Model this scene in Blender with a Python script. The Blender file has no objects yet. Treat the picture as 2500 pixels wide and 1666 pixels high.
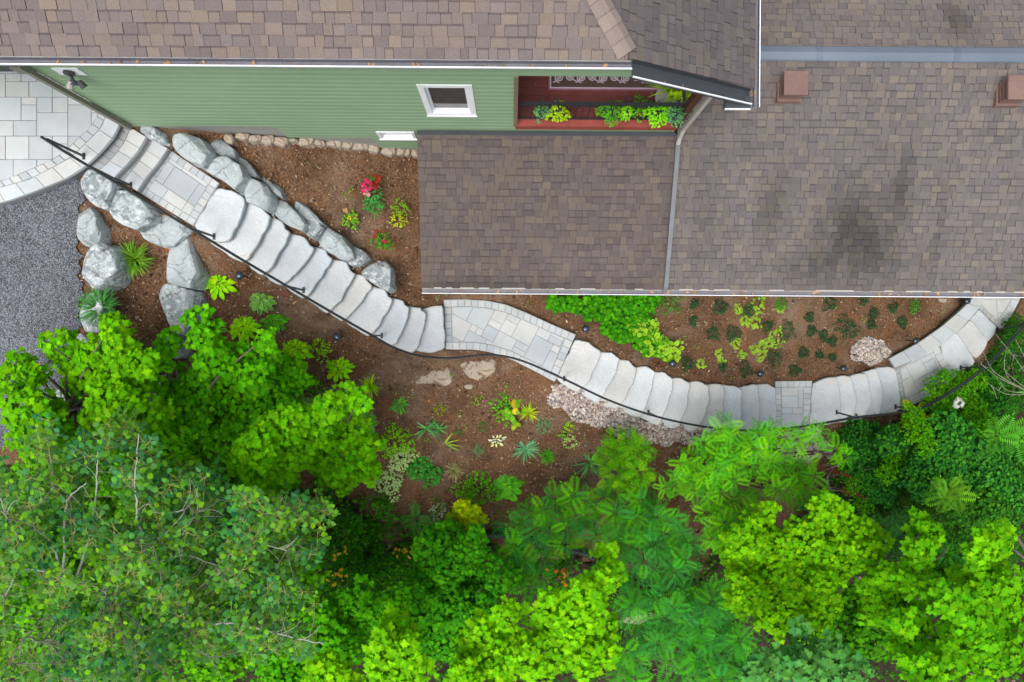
import bpy, math, random
import numpy as np
from mathutils import Vector, noise as mnoise

# ------------------------------------------------------------------ camera, sky, sun
SC = bpy.context.scene
H = 18.0                      # height of the drone above the reference level
F = 2500 / 36 * 24            # focal length in photograph pixels
cd = bpy.data.cameras.new('camera'); cd.lens = 24; cd.sensor_width = 36
cd.clip_start = 0.1; cd.clip_end = 500
cam = bpy.data.objects.new('camera', cd); SC.collection.objects.link(cam)
cam.location = (0, 0, H); SC.camera = cam

SUN_EL, SUN_AZ = math.radians(70), math.radians(215)     # azimuth clockwise from +Y
W = bpy.data.worlds.new('World'); SC.world = W; W.use_nodes = True
wn = W.node_tree; wn.nodes.clear()
sky = wn.nodes.new('ShaderNodeTexSky'); sky.sky_type = 'NISHITA'; sky.sun_disc = False
sky.sun_elevation = SUN_EL; sky.sun_rotation = SUN_AZ; sky.air_density = 1.0; sky.dust_density = 4.0
hs = wn.nodes.new('ShaderNodeHueSaturation'); hs.inputs['Saturation'].default_value = 0.45
bg = wn.nodes.new('ShaderNodeBackground'); bg.inputs['Strength'].default_value = 0.15
wo = wn.nodes.new('ShaderNodeOutputWorld')
wn.links.new(sky.outputs[0], hs.inputs['Color']); wn.links.new(hs.outputs[0], bg.inputs['Color'])
wn.links.new(bg.outputs[0], wo.inputs['Surface'])
sd = bpy.data.lights.new('sun', 'SUN'); sd.energy = 1.15; sd.angle = math.radians(32); sd.color = (1.0, 0.96, 0.9)
so = bpy.data.objects.new('sun', sd); SC.collection.objects.link(so)
sv = Vector((math.sin(SUN_AZ) * math.cos(SUN_EL), math.cos(SUN_AZ) * math.cos(SUN_EL), math.sin(SUN_EL)))
so.rotation_euler = (-sv).to_track_quat('-Z', 'Y').to_euler(); so.location = (-6, -12, 30)
SC.view_settings.view_transform = 'Standard'; SC.view_settings.look = 'None'
SC.view_settings.exposure = 0.62; SC.view_settings.gamma = 1.0
SC.cycles.max_bounces = 8; SC.cycles.diffuse_bounces = 4; SC.cycles.transmission_bounces = 4

R = np.random.default_rng(11)
def rnd(a=0.0, b=1.0): return float(R.uniform(a, b))

def P(px, py, D):
    """point seen at photograph pixel (px, py) and lying D metres below the drone"""
    return np.array(((px - 1250) * D / F, (833 - py) * D / F, H - D))

# ------------------------------------------------------------------ mesh builder
ORG = {}
class MB:
    def __init__(s): s.V = []; s.F = []; s.C = []; s.M = []; s.n = 0
    def add(s, verts, faces, col=(1, 1, 1), mi=0):
        v = np.asarray(verts, float).reshape(-1, 3); s.V.append(v)
        c = np.asarray(col, float)
        if c.ndim == 1: c = np.tile(c[:3], (len(v), 1))
        s.C.append(c)
        for f in faces:
            s.F.append(np.asarray([f], int) + s.n); s.M.append(np.full(1, mi))
        s.n += len(v)
    def addarr(s, verts, farr, col, mi=0):
        v = np.asarray(verts, float).reshape(-1, 3); s.V.append(v)
        c = np.asarray(col, float)
        if c.ndim == 1: c = np.tile(c[:3], (len(v), 1))
        s.C.append(c); farr = np.asarray(farr, int)
        s.F.append(farr + s.n); s.M.append(np.full(len(farr), mi)); s.n += len(v)
    def inst(s, tpl, pos, mats, cols, ecols=None, mi=0):
        """stamp the template (verts, weights, list of face arrays) at many places"""
        tv, tw, tfs = tpl; n = len(pos)
        if n == 0: return
        v = np.einsum('nij,vj->nvi', mats, tv) + np.asarray(pos)[:, None, :]
        c = np.repeat(np.asarray(cols)[:, None, :], len(tv), 1)
        if ecols is not None:
            w = tw[None, :, None]; c = c * (1 - w) + np.asarray(ecols)[:, None, :] * w
        s.V.append(v.reshape(-1, 3)); s.C.append(c.reshape(-1, 3))
        for f in tfs:
            fa = (f[None] + (np.arange(n) * len(tv))[:, None, None]).reshape(-1, f.shape[1]) + s.n
            s.F.append(fa); s.M.append(np.full(len(fa), mi))
        s.n += n * len(tv)
    def build(s, name, mat, parent=None, smooth=False, loc=None):
        if parent is not None: org = ORG[parent.name]
        elif loc is not None: org = np.array(loc, float)
        else: org = np.zeros(3)
        me = bpy.data.meshes.new(name)
        V = np.concatenate(s.V) - org; C = np.concatenate(s.C)
        me.vertices.add(len(V)); me.vertices.foreach_set('co', V.ravel().astype(np.float32))
        L = np.concatenate([f.ravel() for f in s.F]); tot = np.concatenate([np.full(len(f), f.shape[1]) for f in s.F])
        st = np.concatenate([[0], np.cumsum(tot)[:-1]])
        me.loops.add(len(L)); me.loops.foreach_set('vertex_index', L.astype(np.int32))
        me.polygons.add(len(tot)); me.polygons.foreach_set('loop_start', st.astype(np.int32))
        ms = mat if isinstance(mat, (list, tuple)) else [mat]
        for m in ms: me.materials.append(m)
        me.polygons.foreach_set('material_index', np.concatenate(s.M).astype(np.int32))
        me.polygons.foreach_set('use_smooth', np.full(len(tot), smooth))
        me.update(calc_edges=True)
        a = me.attributes.new('Col', 'FLOAT_COLOR', 'POINT')
        a.data.foreach_set('color', np.concatenate([C, np.ones((len(C), 1))], 1).ravel().astype(np.float32))
        o = bpy.data.objects.new(name, me); SC.collection.objects.link(o)
        if parent is not None: o.parent = parent
        else: o.location = org
        ORG[o.name] = org
        return o
def tag(o, label=None, cat=None, group=None, kind=None):
    if label: o['label'] = label
    if cat: o['category'] = cat
    if group: o['group'] = group
    if kind: o['kind'] = kind
    return o
def thing(name, loc, label, cat, group=None, rz=0.0):
    o = bpy.data.objects.new(name, None); SC.collection.objects.link(o); o.empty_display_size = 0.2
    o.location = loc; o.rotation_euler = (0, 0, rz); ORG[o.name] = np.array(loc, float)
    return tag(o, label, cat, group)

def box(m, x0, x1, y0, y1, z0, z1, col=(1, 1, 1), mi=0):
    v = [(x, y, z) for z in (z0, z1) for y in (y0, y1) for x in (x0, x1)]
    m.add(v, [(0, 2, 3, 1), (4, 5, 7, 6), (0, 1, 5, 4), (2, 6, 7, 3), (0, 4, 6, 2), (1, 3, 7, 5)], col, mi)
def frames(n, f=None):
    """matrices with third axis n, first axis near f (arrays)"""
    n = n / np.linalg.norm(n, axis=1, keepdims=True)
    f = f - n * (f * n).sum(1, keepdims=True); f = f / (np.linalg.norm(f, axis=1, keepdims=True) + 1e-9)
    return np.stack([f, np.cross(n, f), n], 2)
def tube(m, pts, rad, sides=6, col=(1, 1, 1), mi=0, cap=True, flat=1.0):
    p = np.asarray(pts, float); k = len(p)
    r = np.full(k, rad) if np.isscalar(rad) else np.asarray(rad, float)
    t = np.gradient(p, axis=0); t /= np.linalg.norm(t, axis=1, keepdims=True) + 1e-9
    up = np.array((0, 0, 1.0)) if abs(t[:, 2]).mean() < .8 else np.array((1.0, 0, 0))
    a = np.cross(t, up); a /= np.linalg.norm(a, axis=1, keepdims=True) + 1e-9
    b = np.cross(a, t); an = np.arange(sides) * 2 * math.pi / sides + math.pi / sides
    v = p[:, None] + r[:, None, None] * (np.cos(an)[None, :, None] * a[:, None] + flat * np.sin(an)[None, :, None] * b[:, None])
    i = np.arange(k - 1)[:, None] * sides; j = np.arange(sides)[None]; j2 = (j + 1) % sides
    fa = np.stack([i + j, i + j2, i + sides + j2, i + sides + j], 2).reshape(-1, 4)
    c = np.asarray(col, float)
    m.addarr(v.reshape(-1, 3), fa[:, ::-1], c if c.ndim == 1 else np.repeat(c, sides, 0), mi)
    if cap:
        m.add(v[0], [tuple(range(sides))], c if c.ndim == 1 else c[0], mi)
        m.add(v[-1], [tuple(range(sides))[::-1]], c if c.ndim == 1 else c[-1], mi)
def prism(m, poly, ztop, zbot, col=(1, 1, 1), bev=0.0, mi=0, bot=False):
    """poly: list of xy counter-clockwise or not; vertical sides, optional small chamfer at the top edge"""
    q = np.asarray(poly, float)[:, :2]; n = len(q)
    ar = 0.5 * np.sum(q[:, 0] * np.roll(q[:, 1], -1) - np.roll(q[:, 0], -1) * q[:, 1])
    if ar < 0: q = q[::-1]
    zt = np.full(n, ztop) if np.isscalar(ztop) else np.asarray(ztop)[::-1] if ar < 0 else np.asarray(ztop)
    zb = np.full(n, zbot)
    rings = []
    if bev > 0:
        c = q.mean(0); d = q - c; L = np.linalg.norm(d, axis=1, keepdims=True)
        rings.append(np.c_[q - d / (L + 1e-9) * np.minimum(bev * 1.3, L * .3), zt]); rings.append(np.c_[q, zt - bev])
    else: rings.append(np.c_[q, zt])
    rings.append(np.c_[q, zb])
    v = np.concatenate(rings); fs = [tuple(range(n))]
    for k in range(len(rings) - 1):
        for i in range(n):
            j = (i + 1) % n; fs.append((k * n + i, (k + 1) * n + i, (k + 1) * n + j, k * n + j))
    if bot:
        fs.append(tuple(range((len(rings) - 1) * n, len(rings) * n))[::-1])
    m.add(v, fs, col, mi)
def clip(sub, conv):
    """polygon `sub` cut by the convex polygon `conv` (xy lists)"""
    c = np.asarray(conv, float); a = 0.5 * np.sum(c[:, 0] * np.roll(c[:, 1], -1) - np.roll(c[:, 0], -1) * c[:, 1])
    if a < 0: c = c[::-1]
    out = [tuple(p) for p in sub]
    for i in range(len(c)):
        A, B = c[i], c[(i + 1) % len(c)]; inp = out; out = []
        if not inp: return []
        side = lambda p: (B[0] - A[0]) * (p[1] - A[1]) - (B[1] - A[1]) * (p[0] - A[0])
        for k in range(len(inp)):
            p, q = inp[k - 1], inp[k]; sp, sq = side(p), side(q)
            if sq >= 0:
                if sp < 0: t = sp / (sp - sq); out.append((p[0] + t * (q[0] - p[0]), p[1] + t * (q[1] - p[1])))
                out.append(q)
            elif sp >= 0:
                t = sp / (sp - sq); out.append((p[0] + t * (q[0] - p[0]), p[1] + t * (q[1] - p[1])))
    return out
def parea(q):
    q = np.asarray(q); return abs(0.5 * np.sum(q[:, 0] * np.roll(q[:, 1], -1) - np.roll(q[:, 0], -1) * q[:, 1]))
def resample(pts, n):
    p = np.asarray(pts, float); d = np.r_[0, np.cumsum(np.linalg.norm(np.diff(p, axis=0), axis=1))]
    t = np.linspace(0, d[-1], n); return np.stack([np.interp(t, d, p[:, k]) for k in range(p.shape[1])], 1)
def catmull(pts, per=8):
    p = np.asarray(pts, float); p = np.vstack([2 * p[0] - p[1], p, 2 * p[-1] - p[-2]]); out = []
    for i in range(1, len(p) - 2):
        a, b, c, d = p[i - 1:i + 3]
        for k in range(per):
            t = k / per
            out.append(0.5 * (2 * b + (c - a) * t + (2 * a - 5 * b + 4 * c - d) * t * t + (3 * b - a - 3 * c + d) * t ** 3))
    out.append(p[-2]); return np.array(out)
def inpoly(x, y, poly):
    q = np.asarray(poly, float); r = np.zeros(np.shape(x), bool); j = len(q) - 1
    for i in range(len(q)):
        xi, yi = q[i]; xj, yj = q[j]
        r ^= ((yi > y) != (yj > y)) & (x < (xj - xi) * (y - yi) / (yj - yi + 1e-12) + xi); j = i
    return r

# ------------------------------------------------------------------ materials
def material(name, col=(1, 1, 1), rough=0.8, attr=True, var=0.15, scale=6.0, fine=0.0, fscale=120.0, bump=0.0, bscale=40.0,
             trans=0.0, spots=None, spec=0.3, metal=0.0, vor=None, crack=0.0):
    m = bpy.data.materials.new(name); m.use_nodes = True; t = m.node_tree; N = t.nodes; L = t.links; N.clear()
    out = N.new('ShaderNodeOutputMaterial'); bs = N.new('ShaderNodeBsdfPrincipled')
    bs.inputs['Roughness'].default_value = rough; bs.inputs['Specular IOR Level'].default_value = spec
    bs.inputs['Metallic'].default_value = metal
    tc = N.new('ShaderNodeTexCoord'); co = tc.outputs['Object']
    cur = None
    rgb = N.new('ShaderNodeRGB'); rgb.outputs[0].default_value = (*col, 1); cur = rgb.outputs[0]
    def mul(a, b, fac=1.0, typ='MULTIPLY'):
        x = N.new('ShaderNodeMix'); x.data_type = 'RGBA'; x.blend_type = typ
        if isinstance(fac, float): x.inputs[0].default_value = fac
        else: L.new(fac, x.inputs[0])
        L.new(a, x.inputs[6])
        if isinstance(b, tuple): x.inputs[7].default_value = (*b, 1)
        else: L.new(b, x.inputs[7])
        return x.outputs[2]
    def ns(sc, det=3.0, ro=0.6, warp=0.0):
        n = N.new('ShaderNodeTexNoise'); n.inputs['Scale'].default_value = sc; n.inputs['Detail'].default_value = det
        n.inputs['Roughness'].default_value = ro; n.inputs['Distortion'].default_value = warp; L.new(co, n.inputs['Vector']); return n.outputs['Fac']
    def remap(f, a, b, c, d):
        r = N.new('ShaderNodeMapRange'); r.inputs[1].default_value = a; r.inputs[2].default_value = b
        r.inputs[3].default_value = c; r.inputs[4].default_value = d; L.new(f, r.inputs[0]); return r.outputs[0]
    if attr:
        at = N.new('ShaderNodeAttribute'); at.attribute_name = 'Col'; cur = mul(cur, at.outputs['Color'])
    if var > 0: cur = mul(cur, remap(ns(scale, 4.0), .25, .75, 1 - var, 1 + var))
    if fine > 0: cur = mul(cur, remap(ns(fscale, 2.0, .7), .25, .75, 1 - fine, 1 + fine))
    if vor:
        v = N.new('ShaderNodeTexVoronoi'); v.inputs['Scale'].default_value = vor[0]; L.new(co, v.inputs['Vector'])
        sp = N.new('ShaderNodeSeparateColor'); L.new(v.outputs['Color'], sp.inputs[0])
        cur = mul(cur, remap(sp.outputs[0], 0, 1, 1 - vor[1], 1 + vor[1]))
        cur = mul(cur, remap(v.outputs['Distance'], 0.25, 0.75, 1.0, vor[2]))
    for s in (spots or []):            # (colour, scale, low, high, strength, distortion)
        fac = remap(ns(s[1], 5.0, .62, s[5] if len(s) > 5 else 0.4), s[2], s[3], 0.0, s[4]); cur = mul(cur, s[0], fac, 'MIX')
    if crack:
        nz = N.new('ShaderNodeTexNoise'); nz.inputs['Scale'].default_value = 3.0; nz.inputs['Detail'].default_value = 4.0; L.new(co, nz.inputs['Vector'])
        ad = N.new('ShaderNodeVectorMath'); ad.operation = 'MULTIPLY_ADD'; L.new(nz.outputs['Color'], ad.inputs[0]); ad.inputs[1].default_value = (.5, .5, .5); L.new(co, ad.inputs[2])
        vv = N.new('ShaderNodeTexVoronoi'); vv.feature = 'DISTANCE_TO_EDGE'; vv.inputs['Scale'].default_value = crack; L.new(ad.outputs[0], vv.inputs['Vector'])
        cur = mul(cur, remap(vv.outputs['Distance'], 0.0, 0.035, .52, 1.0))
    L.new(cur, bs.inputs['Base Color'])
    if bump > 0:
        b = N.new('ShaderNodeBump'); b.inputs['Strength'].default_value = bump; b.inputs['Distance'].default_value = 0.02
        if vor: hh = remap(v.outputs['Distance'], 0.0, 0.8, 1.0, 0.0); L.new(hh, b.inputs['Height'])
        else: L.new(ns(bscale, 5.0, .65), b.inputs['Height'])
        L.new(b.outputs[0], bs.inputs['Normal'])
    if trans > 0:
        tr = N.new('ShaderNodeBsdfTranslucent'); L.new(mul(cur, (1.0, 1.0, .45), 1.0), tr.inputs['Color'])
        mx = N.new('ShaderNodeMixShader'); mx.inputs[0].default_value = trans
        L.new(bs.outputs[0], mx.inputs[1]); L.new(tr.outputs[0], mx.inputs[2]); L.new(mx.outputs[0], out.inputs[0])
    else: L.new(bs.outputs[0], out.inputs[0])
    return m
M = {}
M['shingle'] = material('shingle', (1, 1, 1), .95, var=.07, scale=1.2, fine=.22, fscale=95, bump=.25, bscale=120, spec=.1,
                        spots=[((.07, .06, .06), .55, .60, .80, .35, .8)])
M['siding'] = material('siding', (.265, .385, .235), .6, var=.06, scale=.9, fine=.05, fscale=60)
M['white'] = material('white_trim', (.82, .84, .86), .4, var=.03)
M['gutter'] = material('gutter_metal', (.17, .17, .20), .45, var=.15, scale=3, fine=.12, fscale=25)
M['black'] = material('black_metal', (.018, .021, .025), .45, var=.1, spec=.5)
M['pipegrey'] = material('grey_metal', (.15, .16, .165), .5, var=.15, scale=4)
M['darkgrey'] = material('dark_grey_metal', (.055, .062, .07), .5, var=.15, scale=4)
M['ridge'] = material('ridge_metal', (.12, .155, .195), .45, var=.16, scale=.7, metal=.1, spec=.5)
M['beige'] = material('beige_metal', (.42, .40, .35), .45, var=.08)
M['olive'] = material('olive_metal', (.22, .215, .165), .5, var=.12)
M['vent'] = material('vent_metal', (.195, .12, .10), .7, fine=.1, fscale=20, var=.16, scale=4)
M['concrete'] = material('concrete', (.33, .33, .31), .9, var=.18, scale=2, fine=.08, fscale=30, bump=.15)
M['glass'] = material('window_glass', (.045, .035, .032), .06, var=.3, scale=1.5, spec=.6)
M['deck'] = material('deck_paint', (.165, .045, .038), .7, var=.25, scale=3, fine=.15, fscale=40,
                     spots=[((.36, .27, .21), 9, .67, .71, .9, 1.0)])
M['rim'] = material('rim_paint', (.30, .065, .05), .6, var=.2, scale=3, fine=.1, fscale=30, spots=[((.42, .27, .2), 12, .66, .72, .7)])
M['wood'] = material('brown_post', (.085, .035, .022), .6, var=.25, scale=5)
M['tanwood'] = material('tan_trim', (.21, .165, .105), .6, var=.15, scale=4)
M['rug'] = material('rug_weave', (1, 1, 1), .95, fine=.15, fscale=90, spec=.05)
M['paver'] = material('paver', (1, 1, 1), .8, var=.09, scale=3, fine=.05, fscale=90, bump=.1, bscale=60,
                      spots=[((.40, .36, .28), 1.6, .60, .78, .30)])
M['joint'] = material('joint_sand', (.16, .15, .14), .95, var=.2, fine=.2)
M['slab'] = material('slab_stone', (1, 1, 1), .9, var=.10, scale=2.6, fine=.13, fscale=48, bump=.4, bscale=20, spec=.15,
                     spots=[((.58, .47, .36), 1.5, .52, .72, .55), ((.32, .33, .34), 5.5, .57, .72, .42), ((.70, .71, .72), 6, .57, .70, .4)])
M['rock'] = material('boulder_stone', (1, 1, 1), .9, crack=1.9, spec=.15, var=.22, scale=2.5, fine=.14, fscale=40, bump=.7, bscale=12,
                     spots=[((.22, .25, .26), 4.5, .56, .68, .6), ((.50, .46, .36), 1.8, .60, .76, .4), ((.60, .62, .62), 13, .58, .66, .5, .1)])
M['lichen'] = material('lichen_stone', (1, 1, 1), .9, crack=1.5, spec=.15, var=.2, scale=3, fine=.14, fscale=40, bump=.7, bscale=14,
                       spots=[((.20, .23, .245), 6.5, .47, .56, .8, .15), ((.72, .74, .74), 14, .53, .62, .75, .1)])
M['ground'] = material('mulch', (.150, .083, .047), .97, attr=False, var=.32, scale=1.3, fine=.75, fscale=30, bump=.9, bscale=32, spec=.06,
                       spots=[((.27, .20, .145), .75, .50, .66, .6), ((.075, .042, .026), 1.4, .53, .66, .65), ((.23, .095, .04), 1.9, .55, .7, .5), ((.055, .035, .025), 17, .58, .68, .6), ((.36, .26, .17), 21, .62, .72, .55)])
M['shade_soil'] = material('forest_floor', (.045, .034, .024), .97, attr=False, var=.35, scale=1.5, fine=.5, fscale=30, bump=.8, bscale=35, spec=.05, spots=[((.10, .07, .04), 2.5, .6, .7, .5)])  # dark soil, with the shade of the crown gaps in its colour
M['chip'] = material('wood_chip', (1, 1, 1), .95, var=.1, spec=.1)
M['gravel'] = material('gravel', (.225, .24, .275), .9, attr=False, var=.14, scale=.9, fine=.12, vor=(50, .55, .38), bump=.9)
M['pebble'] = material('pebble', (1, 1, 1), .7, var=.12, scale=20)
M['leaf'] = material('leaf', (1, 1, 1), .75, var=.08, scale=4, trans=.30, spec=.07)
M['leafmatte'] = material('leaf_matte', (1, 1, 1), .75, var=.08, scale=6, trans=.18, spec=.08)
M['bark'] = material('bark', (1, 1, 1), .9, var=.25, scale=9, bump=.5, bscale=30)
M['pipe'] = material('corrugated_pipe', (.02, .024, .028), .4, var=.1, spec=.5)
M['lamp'] = material('lamp_metal', (.035, .05, .07), .22, var=.1, spec=.8, metal=.4)
M['terracotta'] = material('terracotta', (.38, .17, .05), .8, var=.15)
M['petal'] = material('petal', (1, 1, 1), .6, var=.05, trans=.25)
M['plank'] = material('plank', (.42, .34, .28), .85, var=.15, scale=5)

# ------------------------------------------------------------------ terrain
UP = [((660,528),(603,636)),((708,566),(650,667)),((768,606),(695,692)),((812,630),(749,723)),((868,667),(810,758)),
      ((909,697),(844,779)),((959,731),(910,815)),((1001,751),(966,840)),((1041,765),(1015,857)),((1080,745),(1087,850))]
UPD = [11.88 + .17 * i for i in range(10)]
LO = [((1468,859),(1416,953)),((1513,876),(1464,981)),((1555,898),(1513,995)),((1600,907),(1568,1016)),((1645,926),(1613,1033)),
      ((1684,935),(1660,1042)),((1730,943),(1705,1047)),((1768,943),(1760,1050)),((1812,952),(1798,1052)),((1852,942),(1853,1050)),((1894,948),(1896,1048))]
LOD = [13.62 + .17 * i for i in range(11)]
U2 = [((2044,921),(2052,1029)),((2079,921),(2086,1024)),((2117,912),(2115,1017)),((2142,901),(2152,1010)),((2187,899),(2200,1000))]
U2D = [15.47 + .17 * i for i in range(5)]
CP = [(-60,300,11.4),(120,300,11.4),(260,330,11.42),(60,200,11.4),(-400,300,11.4),(0,60,11.4),(-300,-300,11.4),(600,60,11.6),(600,-400,11.6),
      (1200,-400,12.2),(1800,-400,13),(2600,-400,14.5),(60,500,11.52),(200,440,11.5),(90,640,11.7),(90,880,11.95),(-300,600,11.7),(-300,1000,12.2),(200,560,11.7),
      (330,318,11.25),(450,325,11.45),(640,338,11.78),(780,345,12.1),(930,364,12.45),(1015,374,12.72),(800,430,12.35),(720,440,12.05),(900,520,12.75),(860,600,12.85),
      (950,560,12.95),(985,690,13.35),(1000,500,12.95),(590,400,11.85),(690,490,12.15),(520,345,11.6),
      (1100,560,13.3),(1500,560,14.1),(2000,560,15.2),(2450,560,16.4),(1300,350,13.2),(2400,150,15.2),(1100,690,13.5),
      (250,640,11.95),(330,600,12.05),(300,760,12.3),(260,900,12.5),(150,1000,12.4),(460,620,12.15),(520,640,12.3),(500,750,12.75),(380,880,12.9),(600,760,12.9),(620,690,12.6),
      (750,860,13.4),(720,760,12.95),(850,850,13.4),(850,1000,13.9),(960,880,13.65),(1050,915,13.75),(1100,880,13.72),(1180,900,13.75),(1250,930,13.85),(1330,970,13.95),(1350,1060,14.2),
      (1100,1100,14.35),(1300,1200,14.95),(1150,1305,15.2),(900,1300,15.0),(500,1100,14.1),(100,1200,13.8),(300,1500,15.8),(0,1666,16.0),(800,1600,16.4),
      (1300,1600,16.9),(1550,1500,16.5),(1800,1300,16.3),(1650,1120,15.2),(1480,1060,14.4),(1900,1120,16.0),(2100,1080,16.4),(2300,1110,17.0),(2500,900,17.0),
      (2400,1300,17.5),(2100,1600,17.9),(2500,1666,18.3),(3000,1000,18.2),(3000,1900,19),(1250,2100,18.3),(-400,1900,17),(-500,1300,14.5),
      (1200,712,13.62),(1300,740,13.8),(1440,740,14.1),(1380,790,13.72),(1450,840,13.85),(1600,760,14.5),(1600,880,14.45),(1800,760,15.0),(1780,900,15.1),
      (2000,760,15.6),(2000,870,15.7),(2200,740,16.05),(2130,860,15.95),(2330,720,16.2),(2260,800,16.1),(2420,940,16.75),(2300,990,16.55),(2480,820,16.95)]
for (a, b), D in list(zip(UP, UPD)) + list(zip(LO, LOD)) + list(zip(U2, U2D)):
    for p, s in ((a, -1), (b, 1)):
        d = np.array(b, float) - np.array(a, float); d /= np.linalg.norm(d)
        CP.append((p[0] + s * d[0] * 8, p[1] + s * d[1] * 8, D + (.20 if s > 0 else .17)))
_cp = np.array(CP, float); _xy = _cp[:, :2] / 1000
_K = np.linalg.norm(_xy[:, None] - _xy[None], axis=2)
_A = np.block([[-_K + np.eye(len(_xy)) * .004, np.ones((len(_xy), 1)), _xy], [np.ones((1, len(_xy))), np.zeros((1, 3))], [_xy.T, np.zeros((2, 3))]])
_w = np.linalg.solve(_A, np.r_[_cp[:, 2], 0, 0, 0])
def TD(px, py):
    q = np.stack([np.ravel(px), np.ravel(py)], 1) / 1000.0
    k = np.linalg.norm(q[:, None] - _xy[None], axis=2)
    r = -k @ _w[:len(_xy)] + _w[-3] + q @ _w[-2:]
    r = np.clip(r, 10.9, 21.0)
    return r.reshape(np.shape(px)) if np.shape(px) else float(r[0])
def G(px, py, up=0.0):
    D = TD(px, py); return P(px, py, D - up)
def sheet(name, gx, gy, mat, mask=None, up=0.0, rough=0.0, kind='structure', cut=None):
    X, Y = np.meshgrid(gx, gy); D = TD(X, Y) - up
    if rough:
        for i in range(X.shape[0]):
            for j in range(X.shape[1]):
                D[i, j] += rough * mnoise.noise((X[i, j] / 28, Y[i, j] / 28, 3.1)) + rough * .6 * mnoise.noise((X[i, j] / 9, Y[i, j] / 9, 7.7))
    if mask is not None: D = mask(X, Y, D)
    V = np.stack([(X - 1250) * D / F, (833 - Y) * D / F, H - D], 2).reshape(-1, 3)
    nx = len(gx); i, j = np.meshgrid(np.arange(len(gy) - 1), np.arange(nx - 1), indexing='ij')
    a = (i * nx + j).ravel(); fa = np.stack([a + nx, a + nx + 1, a + 1, a], 1)
    if cut is not None:
        cx = (X[:-1, :-1] + X[1:, 1:]).ravel() / 2; cy = (Y[:-1, :-1] + Y[1:, 1:]).ravel() / 2; fa = fa[cut(cx, cy)]
    m = MB(); m.addarr(V, fa, (1, 1, 1)); return tag(m.build(name, mat, smooth=True), kind=kind)
GRAV = [(-700, 470), (0, 480), (90, 468), (168, 430), (200, 440), (205, 480), (190, 540), (192, 640), (200, 700), (192, 800), (186, 850), (150, 940), (120, 1010), (60, 1080), (-100, 1110), (-700, 1100)]
PATH = []          # outlines (pixels), depth and margin of everything paved, so that the soil settles below it
def gcut(x, y):
    jx = x + 5 * np.sin(y / 13.0) + 4 * np.sin(y / 5.3); return inpoly(jx, y, GRAV)
sheet('gravel_yard', np.r_[np.arange(-700, 0, 12), np.arange(0, 230, 2.5)], np.arange(400, 1120, 4), M['gravel'], up=.03, rough=.02, cut=gcut)

# ------------------------------------------------------------------ paving
PAL_P = np.array([(.47, .51, .53), (.51, .53, .54), (.44, .48, .51), (.53, .53, .51), (.40, .44, .48), (.50, .51, .51), (.54, .54, .53)])
PAL_P = PAL_P * .6 + PAL_P.mean(0) * .4
def pcol(s=1.0): return PAL_P[R.integers(len(PAL_P))] * s * rnd(.93, 1.06)
def PX(q, D): return [tuple(P(x, y, D)[:2]) for x, y in q]
def pave(poly, D): PATH.append((poly, D, 7)); return poly
def ashlar(m, region, D, ang, unit, thick=.06, gap=.006, s=1.0, org=(0, 0)):
    """random rectangular pavers of whole units inside the region (pixel polygon), turned by ang"""
    reg = PX(region, D); ca, sa = math.cos(ang), math.sin(ang); o = P(*org, D)[:2] if org != (0, 0) else np.array(reg).mean(0)
    loc = [((x - o[0]) * ca + (y - o[1]) * sa, -(x - o[0]) * sa + (y - o[1]) * ca) for x, y in reg]
    L = np.array(loc); i0, j0 = np.floor(L.min(0) / unit).astype(int); i1, j1 = np.ceil(L.max(0) / unit).astype(int)
    used = np.zeros((i1 - i0 + 4, j1 - j0 + 4), bool)
    sizes = [(2, 2), (3, 2), (2, 3), (3, 3), (3, 2), (2, 1), (3, 4), (4, 3), (2, 3), (3, 3)]
    for i in range(i1 - i0):
        for j in range(j1 - j0):
            if used[i, j]: continue
            for t in range(8):
                a, b = sizes[R.integers(len(sizes))]
                if not used[i:i + a, j:j + b].any(): break
            else: a, b = 1, 1
            a = min(a, used.shape[0] - i); b = min(b, used.shape[1] - j); used[i:i + a, j:j + b] = True
            x0, y0 = (i + i0) * unit + gap / 2, (j + j0) * unit + gap / 2; x1, y1 = x0 + a * unit - gap, y0 + b * unit - gap
            q = clip(loc, [(x0, y0), (x1, y0), (x1, y1), (x0, y1)])
            if len(q) < 3 or parea(q) < .0012: continue
            w = [(o[0] + x * ca - y * sa, o[1] + x * sa + y * ca) for x, y in q]
            prism(m, w, H - D + rnd(-.002, .002), H - D - thick, pcol(s), bev=.006)
def blocks(m, A, B, n, D, thick, gap=.006, s=1.0, bev=.008, sub=1):
    """row of n blocks between two pixel polylines"""
    a = resample(PX(A, D), n * sub + 1); b = resample(PX(B, D), n * sub + 1)
    for i in range(n):
        e = gap / 2; q = []
        ra = a[i * sub:(i + 1) * sub + 1].copy(); rb = b[i * sub:(i + 1) * sub + 1].copy()
        da = (ra[-1] - ra[0]); da /= np.linalg.norm(da) + 1e-9
        ra[0] += da * e; ra[-1] -= da * e; rb[0] += da * e; rb[-1] -= da * e
        w = (rb.mean(0) - ra.mean(0)); w /= np.linalg.norm(w) + 1e-9
        q = [tuple(p + w * e) for p in ra] + [tuple(p - w * e) for p in rb[::-1]]
        prism(m, q, H - D + rnd(-.001, .001), H - D - thick, pcol(s), bev=bev)
def shade_ground(name, poly, D, thick=.3, mat='joint'):
    m = MB(); prism(m, PX(poly, D), H - D, H - D - thick); return m
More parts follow.
